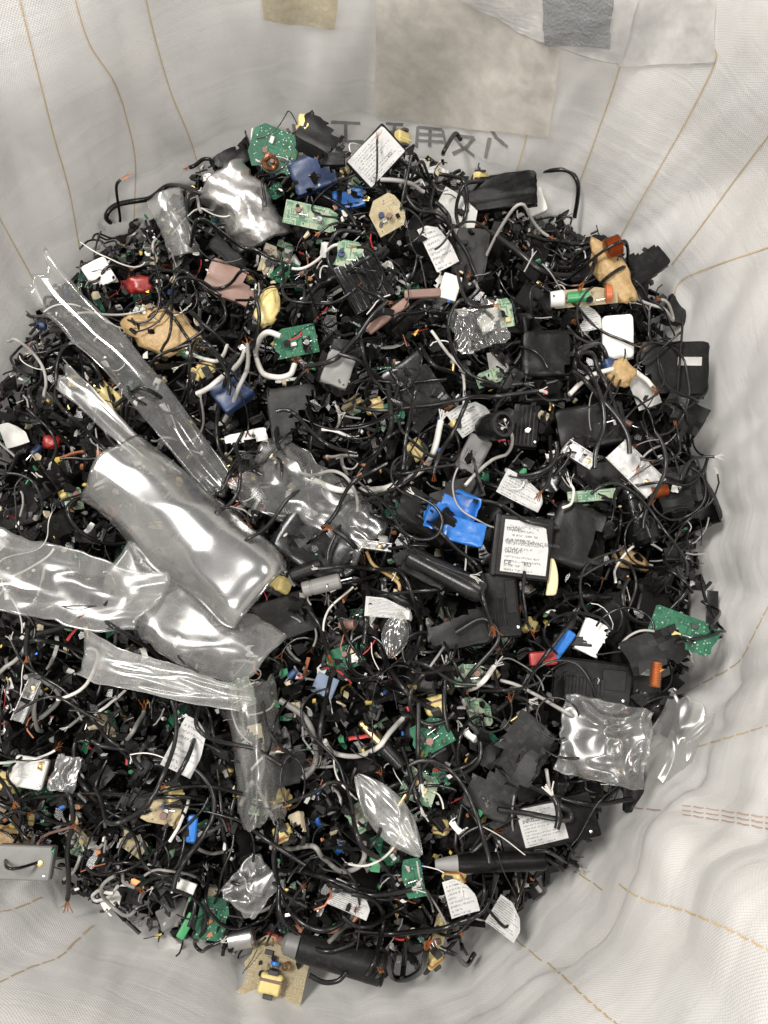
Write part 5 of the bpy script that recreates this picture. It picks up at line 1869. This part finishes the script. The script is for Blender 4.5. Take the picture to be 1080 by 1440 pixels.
CB = [
    ([(738, 268), (752, 248), (778, 240), (800, 243), (812, 258), (811, 285), (806, 312)], 6, 'rubber', 'black cable arching high over the far right rim', 'high cable arch', [0, .02, .045, .05, .045, .02, 0]),
    ([(622, 226), (626, 206), (640, 194), (648, 197)], 6, 'rubber', 'short black cable curving up in front of the handwritten paper', None, [0, .03, .045, .05]),
    ([(158, 318), (150, 305), (165, 290), (205, 281), (240, 270), (275, 262)], 7, 'rubber', 'black cable bent over the far left rim', 'bent rim cable', [0, .02, .025, .02, .01, 0]),
    ([(172, 318), (166, 285), (164, 262), (170, 254)], 4, 'rubber', 'thin black wire standing up at the far left rim', None, [0, .03, .05, .055]),
    ([(700, 1130 - 30), (660, 1095), (640, 1060), (625, 1000), (627, 940)], 7, 'rubber', 'long black cable running upright right of the lower green board', None, None),
    ([(445, 680), (480, 688), (540, 690), (585, 672), (608, 640), (620, 592)], 9, 'rubber_white', 'thick white wire curving through the middle of the heap', 'white curved wire', [.004] * 6),
    ([(456, 1042), (470, 1058), (500, 1063), (530, 1052), (548, 1030), (566, 1010)], 7, 'rubber_white', 'white wire arc beside the gold plug pin', 'white wire arc', [.004] * 6),
    ([(656, 970), (672, 964), (684, 953), (693, 938)], 7, 'rubber_white', 'short white wire left of the red boot', None, [.003] * 4),
    ([(800, 556), (822, 535), (850, 522), (880, 520), (905, 532), (915, 545)], 7, 'rubber_white', 'white wire crossing the folded black cable', 'white crossing wire', [.012] * 6),
    ([(380, 1193), (410, 1190), (440, 1192), (455, 1205), (475, 1220), (500, 1222), (512, 1205), (512, 1185)], 7, 'rubber_grey', 'pale grey wire looping near the front', 'pale grey loop', [.004] * 8),
    ([(395, 985), (425, 1005), (440, 1030), (446, 1060), (440, 1080), (426, 1095)], 9, 'rubber_grey', 'grey curved cable below the green board', 'grey curved cable', [.004] * 6),
    ([(5, 950), (28, 922), (45, 895), (48, 875)], 6, 'rubber_grey', 'pale grey cable at the left edge', None, [.004] * 4),
    ([(32, 952), (60, 952), (80, 970), (84, 985), (70, 1000), (58, 1010)], 7, 'rubber_grey', 'grey cable hook in the lower left', 'grey cable hook', [.004] * 6),
    ([(55, 965), (48, 1000), (55, 1025), (62, 1028)], 6, 'rubber_grey', 'grey cable hanging beside the grey hook', None, [.006] * 4),
    ([(178, 1045), (184, 1030), (200, 1010), (204, 1000)], 6, 'rubber_grey', 'pale cable end in the lower left', None, [.006] * 4),
    ([(2, 1128), (60, 1120), (140, 1115), (200, 1118), (250, 1108), (300, 1105), (350, 1120)], 6, 'rubber', 'long black double cable crossing the lower left, upper one', None, [.008] * 7),
    ([(100, 1130), (160, 1127), (230, 1122), (290, 1124), (335, 1150), (380, 1185), (430, 1215)], 6, 'rubber', 'long black cable slanting down from the lower left', 'slanting black cable', [.008] * 7),
    ([(80, 1128), (95, 1118), (104, 1150), (98, 1190), (96, 1230), (100, 1262)], 7, 'rubber', 'black cable hanging down near the front left rim', None, [.010] * 6),
    ([(38, 1120), (55, 1140), (80, 1155), (100, 1160)], 5, 'rubber', 'short black cable below the white plate', None, [.006] * 4),
    ([(320, 600), (330, 560), (345, 520), (352, 495)], 6, 'rubber_grey', 'grey cable standing left of the white loop', None, [.006] * 4),
    ([(280, 558), (300, 540), (325, 520), (348, 503)], 7, 'rubber_white', 'bent white wire in the upper left middle', 'bent white wire', [.010] * 4),
    ([(268, 505), (300, 502), (325, 498)], 5, 'rubber_white', 'short white wire near the large tan lump', None, [.006] * 3),
    ([(395, 475), (375, 468), (363, 485), (362, 505), (370, 525), (390, 532), (408, 528), (415, 515)], 8, 'rubber_white', 'white wire bent into an open loop', 'white loop', [.012] * 8),
    ([(480, 600), (520, 598), (545, 580), (560, 545), (548, 520)], 6, 'rubber', 'black cable in the upper middle', None, [.006] * 5),
    ([(500, 575), (540, 577), (600, 572), (660, 562), (700, 556), (755, 553)], 6, 'rubber', 'long straight black cable across the upper middle', 'straight black cable', [.010] * 6),
    ([(590, 490), (610, 510), (640, 530), (665, 540), (700, 543), (735, 540)], 6, 'rubber', 'black cable under the cellophane ball', None, [.008] * 6),
    ([(545, 540), (550, 580), (548, 610), (530, 640), (510, 665)], 8, 'dark_grey', 'dark grey stiff cable slanting in the centre', 'dark grey stiff cable', [.012] * 5),
    ([(490, 640), (520, 655), (560, 665), (600, 660), (640, 655)], 5, 'rubber', 'thin black cable near the white curved wire', None, [.006] * 5),
    ([(676, 505), (720, 540), (700, 570), (690, 600)], 5, 'rubber', 'black cable right of the cellophane ball', None, [.006] * 4),
    ([(520, 850), (515, 820), (505, 780), (490, 760), (470, 745)], 8, 'rubber', 'black cable sweeping down past the foil strip', None, [.012] * 5),
    ([(512, 905), (515, 870), (512, 830), (508, 800)], 8, 'rubber', 'black cable beside the middle printed label', None, [.010] * 4),
    ([(512, 830), (560, 840), (585, 860), (592, 885), (585, 915), (572, 935)], 7, 'rubber', 'black cable loop round the clear leaf', 'cable loop', [.012] * 6),
    ([(528, 880), (532, 905), (545, 935), (565, 965), (590, 988), (640, 1010)], 7, 'rubber', 'long black cable running down from the middle printed label', 'long middle cable', [.012] * 6),
    ([(478, 870), (490, 900), (510, 930), (530, 955)], 5, 'rubber', 'black cable over the middle green board', None, [.010] * 4),
    ([(436, 860), (450, 880), (458, 905), (462, 920)], 7, 'rubber', 'black cable below the light grey tube', None, [.010] * 4),
    ([(468, 880 + 60), (462, 970), (455, 1000), (450, 1030), (452, 1060)], 7, 'rubber', 'black cable running down past the blue-grey pad', None, [.010] * 5),
    ([(588, 985), (588, 1020), (588, 1060), (592, 1100)], 7, 'rubber', 'straight black cable over the lower green board', 'upright cable', [.012] * 4),
    ([(565, 1050), (575, 1080), (585, 1120), (592, 1135)], 7, 'rubber', 'black cable left of the upright cable', None, [.010] * 4),
    ([(640, 890), (680, 870), (700, 900), (660, 950), (650, 980)], 6, 'rubber', 'black cable over the triangular wedge', None, [.008] * 5),
    ([(700, 1000), (735, 965), (765, 925), (790, 890), (810, 860), (820, 830)], 6, 'rubber', 'long black cable passing between the red and blue boots', 'boot cable', [.014] * 6),
    ([(560, 930), (600, 935), (640, 960), (690, 965), (740, 985)], 6, 'rubber', 'black cable in the lower middle right', None, [.008] * 5),
    ([(520, 1180 - 60), (470, 1100), (440, 1115), (400, 1130)], 6, 'rubber', 'black cable left of the shiny leaf', None, [.008] * 4),
    ([(835, 660), (838, 632), (848, 600), (845, 560), (828, 530), (812, 508), (818, 492), (838, 488), (853, 498), (854, 530), (850, 570)], 7, 'rubber', 'black cable folded into loops at the right', 'folded cable', [.02] * 11),
    ([(805, 520), (822, 540), (845, 562), (868, 590), (882, 615), (884, 640)], 7, 'rubber', 'black cable end leaving the folded cable', None, [.018] * 6),
    ([(812, 540), (808, 515), (816, 498), (832, 500), (840, 520), (852, 548), (872, 598)], 7, 'rubber', 'inner black loop of the folded cable', None, [.016] * 7),
    ([(985, 845), (1005, 860), (1010, 880), (1002, 897), (980, 902), (955, 898)], 5, 'rubber', 'thin black cable bowing out over the right bag wall', 'bowing cable', [.02, .03, .03, .03, .02, .0]),
    ([(935, 626), (920, 630), (905, 642), (898, 655)], 3, 'rubber_grey', 'thin grey wire above the metal bracket', None, [.012] * 4),
    ([(700, 1138), (740, 1143), (775, 1150), (800, 1152), (800, 1140), (786, 1130), (790, 1110)], 8, 'rubber', 'black cable lying across the front labelled charger', 'charger crossing cable', [.012] * 7),
    ([(782, 1165), (785, 1150), (782, 1130), (776, 1118)], 9, 'rubber', 'tied black cable knot on the front labelled charger', None, [.018] * 4),
    ([(735, 1100), (770, 1115), (820, 1130), (850, 1130), (885, 1122)], 7, 'rubber', 'black cable below the clear bag', None, [.012] * 5),
    ([(785, 1115), (782, 1085), (788, 1060), (800, 1048)], 6, 'rubber', 'black cable loop at the clear bag edge', None, [.012] * 4),
    ([(750, 1195), (775, 1200), (795, 1212), (812, 1218)], 5, 'rubber', 'thin black cable right of the black ferrite tube', None, [.006] * 4),
    ([(380, 1222), (430, 1225), (470, 1240), (520, 1256), (580, 1252)], 7, 'rubber', 'black cable near the front above the torn sticker', None, [.008] * 5),
    ([(500, 1310), (550, 1310), (600, 1308), (640, 1300), (680, 1270), (700, 1230)], 8, 'rubber', 'thick black cable sweeping along the front', 'front sweeping cable', [.010] * 6),
    ([(545, 1345), (552, 1368), (570, 1375), (592, 1362), (600, 1340)], 9, 'rubber', 'black cable hook on the front rim', 'front cable hook', [.01] * 5),
    ([(566, 1378), (568, 1350), (572, 1325)], 8, 'rubber', 'black cable stub at the front rim', None, [.014] * 3),
    ([(435, 1370), (455, 1380), (475, 1378), (488, 1366)], 7, 'rubber', 'black cable peeping out under the front dark tube', None, [.004] * 4),
    ([(618, 1330), (640, 1345), (655, 1352), (668, 1340)], 7, 'rubber', 'black cable by the rim transformer', None, [.006] * 4),
    ([(586, 1210), (592, 1240), (605, 1265), (610, 1285)], 3, 'rubber_grey', 'thin grey wire below the shiny leaf', None, [.012] * 4),
    ([(650, 1165 - 40), (640, 1190), (660, 1200), (690, 1172)], 6, 'rubber', 'black cable left of the front labelled charger', None, [.006] * 4),
    ([(462, 1325), (475, 1312), (490, 1296), (498, 1285)], 6, 'rubber_grey', 'pale wire piece above the front dark tube', None, [.006] * 4),
    ([(340, 1130), (350, 1108), (358, 1100), (375, 1130), (383, 1148)], 6, 'rubber_grey', 'grey ribbon wire near the whitish transformer', None, [.008] * 5),
    ([(160, 1210), (172, 1225), (175, 1240), (190, 1248)], 5, 'rubber_grey', 'grey wire near the white flake', None, [.006] * 4),
    ([(275, 1195), (300, 1198), (316, 1198)], 5, 'rubber_grey', 'short pale wire below the blue crimp sleeve', None, [.006] * 3),
    ([(50, 1188), (70, 1172), (95, 1165)], 4, 'brown_tube', 'thin pinkish wire above the metal-cased block', None, [.006] * 3),
    ([(430, 520), (470, 505), (500, 480), (520, 450), (545, 425)], 7, 'rubber', 'black cable rising right of the white loop', None, [.010] * 5),
    ([(420, 430), (470, 405), (520, 410), (540, 425)], 7, 'rubber', 'black cable over the ribbed housing', None, [.012] * 4),
    ([(595, 445), (560, 440), (555, 455), (590, 425), (610, 424)], 6, 'rubber', 'black cable curl near the brown tube', None, [.008] * 5),
    ([(535, 255), (560, 255), (580, 262), (596, 274)], 6, 'rubber_grey', 'pale cable below the back labelled charger', None, [.012] * 4),
    ([(612, 287), (622, 295), (630, 308), (633, 322)], 7, 'rubber', 'short black cable over the blank paper', None, [.014] * 4),
    ([(640, 480 - 90), (660, 420), (690, 440)], 5, 'rubber', 'thin black cable above the white connector frame', None, [.008] * 3),
    ([(740, 330), (765, 340), (800, 345), (830, 350), (835, 375), (820, 400)], 6, 'rubber', 'black cable below the high cable arch', None, [.010] * 6),
    ([(690, 330), (720, 350), (760, 380), (800, 395)], 8, 'rubber', 'thick black cable in the upper right', None, [.008] * 4),
    ([(655, 680), (690, 650), (712, 640), (720, 620), (715, 600)], 5, 'rubber_white', 'thin white lead below the black socket', None, [.008] * 5),
    ([(770, 620), (775, 650), (770, 680), (762, 690)], 6, 'rubber', 'black cable left of the silver bracket', None, [.01] * 4),
    ([(670, 700), (700, 715), (740, 730), (780, 745)], 7, 'rubber', 'black cable above the white-labelled charger', None, [.012] * 4),
    ([(560, 760), (590, 780), (630, 800), (660, 810)], 4, 'rubber', 'thin black cable above the black grip tube', None, [.016] * 4),
    ([(610, 740), (640, 770), (672, 800), (680, 840), (690, 880)], 6, 'rubber', 'black cable passing under the blue shell', None, [.012] * 5),
    ([(515, 775), (525, 795), (545, 808), (560, 820), (562, 830)], 5, 'putty', 'tan twisted wire beside the black grip tube', 'tan twisted wire', [.012] * 5),
    ([(790, 715), (803, 708), (806, 690), (802, 682)], 4, 'rubber_white', 'small white hooked wire on the pale board strip', None, [.012] * 4),
]
for c in CB:
    cable(*c, bare=HR.choice([None, None, 'copper', 'steel', 'rubber_white']))

KEEP += [(735, 770, 46), (529, 221, 34), (765, 1158, 36), (640, 728, 34), (868, 475, 26), (386, 1362, 30), (777, 811, 18), (713, 1291, 20)]
rt = random.Random(404)
auto_cable(120, rt, (0.0007, 0.001, 0.0013, 0.0017), [('rubber', 'black')], (0.05, 0.17), 1.3)
auto_cable(34, rt, (0.0006, 0.0009, 0.0013), [('rubber_grey', 'grey'), ('rubber_white', 'white'), ('dark_grey', 'dark grey')], (0.03, 0.10), 1.6)
auto('shard', 90, rt, 0.7, lim=0.94, where=dark_side, sc=(0.5, 0.95), late=True, sink=0.003)
auto('shell', 36, rt, 0.7, lim=0.92, where=dark_side, sc=(0.45, 0.8), late=True, sink=0.004)
auto('chip', 24, rt, 0.6, sc=(0.6, 1.1), late=True)
auto('metal', 40, rt, 0.6, sc=(0.6, 1.0), late=True)
auto_cable(44, rt, (0.0014, 0.0018, 0.0023), [('rubber', 'black')], (0.07, 0.2), 1.2)
scatter(900, True, 0.62)
scatter(1500, False)
black.build('black_plastic_fragments', 'black_bits', 'countless small black plastic fragments filling the heap', 'fragments')
crumb.build('mixed_crumbs', 'crumbs', 'countless tiny mixed crumbs of plastic metal and board over the heap', 'crumbs')
wire.build('wire_clippings', 'wire_mix', 'countless fine wire clippings scattered through the heap', 'clippings')

# ------------------------------------------------------------------ labels of the other pieces: where they lie among the named ones
LX = np.array([[l[1], l[2]] for l in LAND])
used = set()
for rec in AUTO:
    o, desc, x, y = rec
    p = np.array([x, y])
    d = np.hypot(*(LX - p).T)
    near = np.argsort(d)[:9]
    cands = []
    for a in range(len(near)):
        for b in range(a + 1, len(near)):
            i, j = near[a], near[b]
            va, vb = LX[i] - p, LX[j] - p
            cs = float(np.dot(va, vb) / (np.linalg.norm(va) * np.linalg.norm(vb) + 1e-9))
            if cs < -0.35:
                cands.append((d[i] + d[j], f'{desc} between the {LAND[i][0]} and the {LAND[j][0]}'))
    for a in range(len(near)):
        for b in range(len(near)):
            if a != b:
                i, j = near[a], near[b]
                cands.append((0.3 + d[i] * 2 + d[j] * .5, f'{desc} beside the {LAND[i][0]}, towards the {LAND[j][0]}'))
    cands.sort(key=lambda c: c[0])
    lab = next((c[1] for c in cands if c[1] not in used and len(c[1].split()) <= 16), None)
    if lab is None:
        lab = cands[0][1]
    used.add(lab)
    o['label'] = lab
    o['group'] = {'cable': 'cable offcuts in the heap', 'plastic shell': 'broken charger shells in the heap', 'plastic shard': 'plastic shards in the heap',
                  'fragment': 'pale fragments in the heap'}.get(o['category'], o['category'] + ' scrap in the heap')
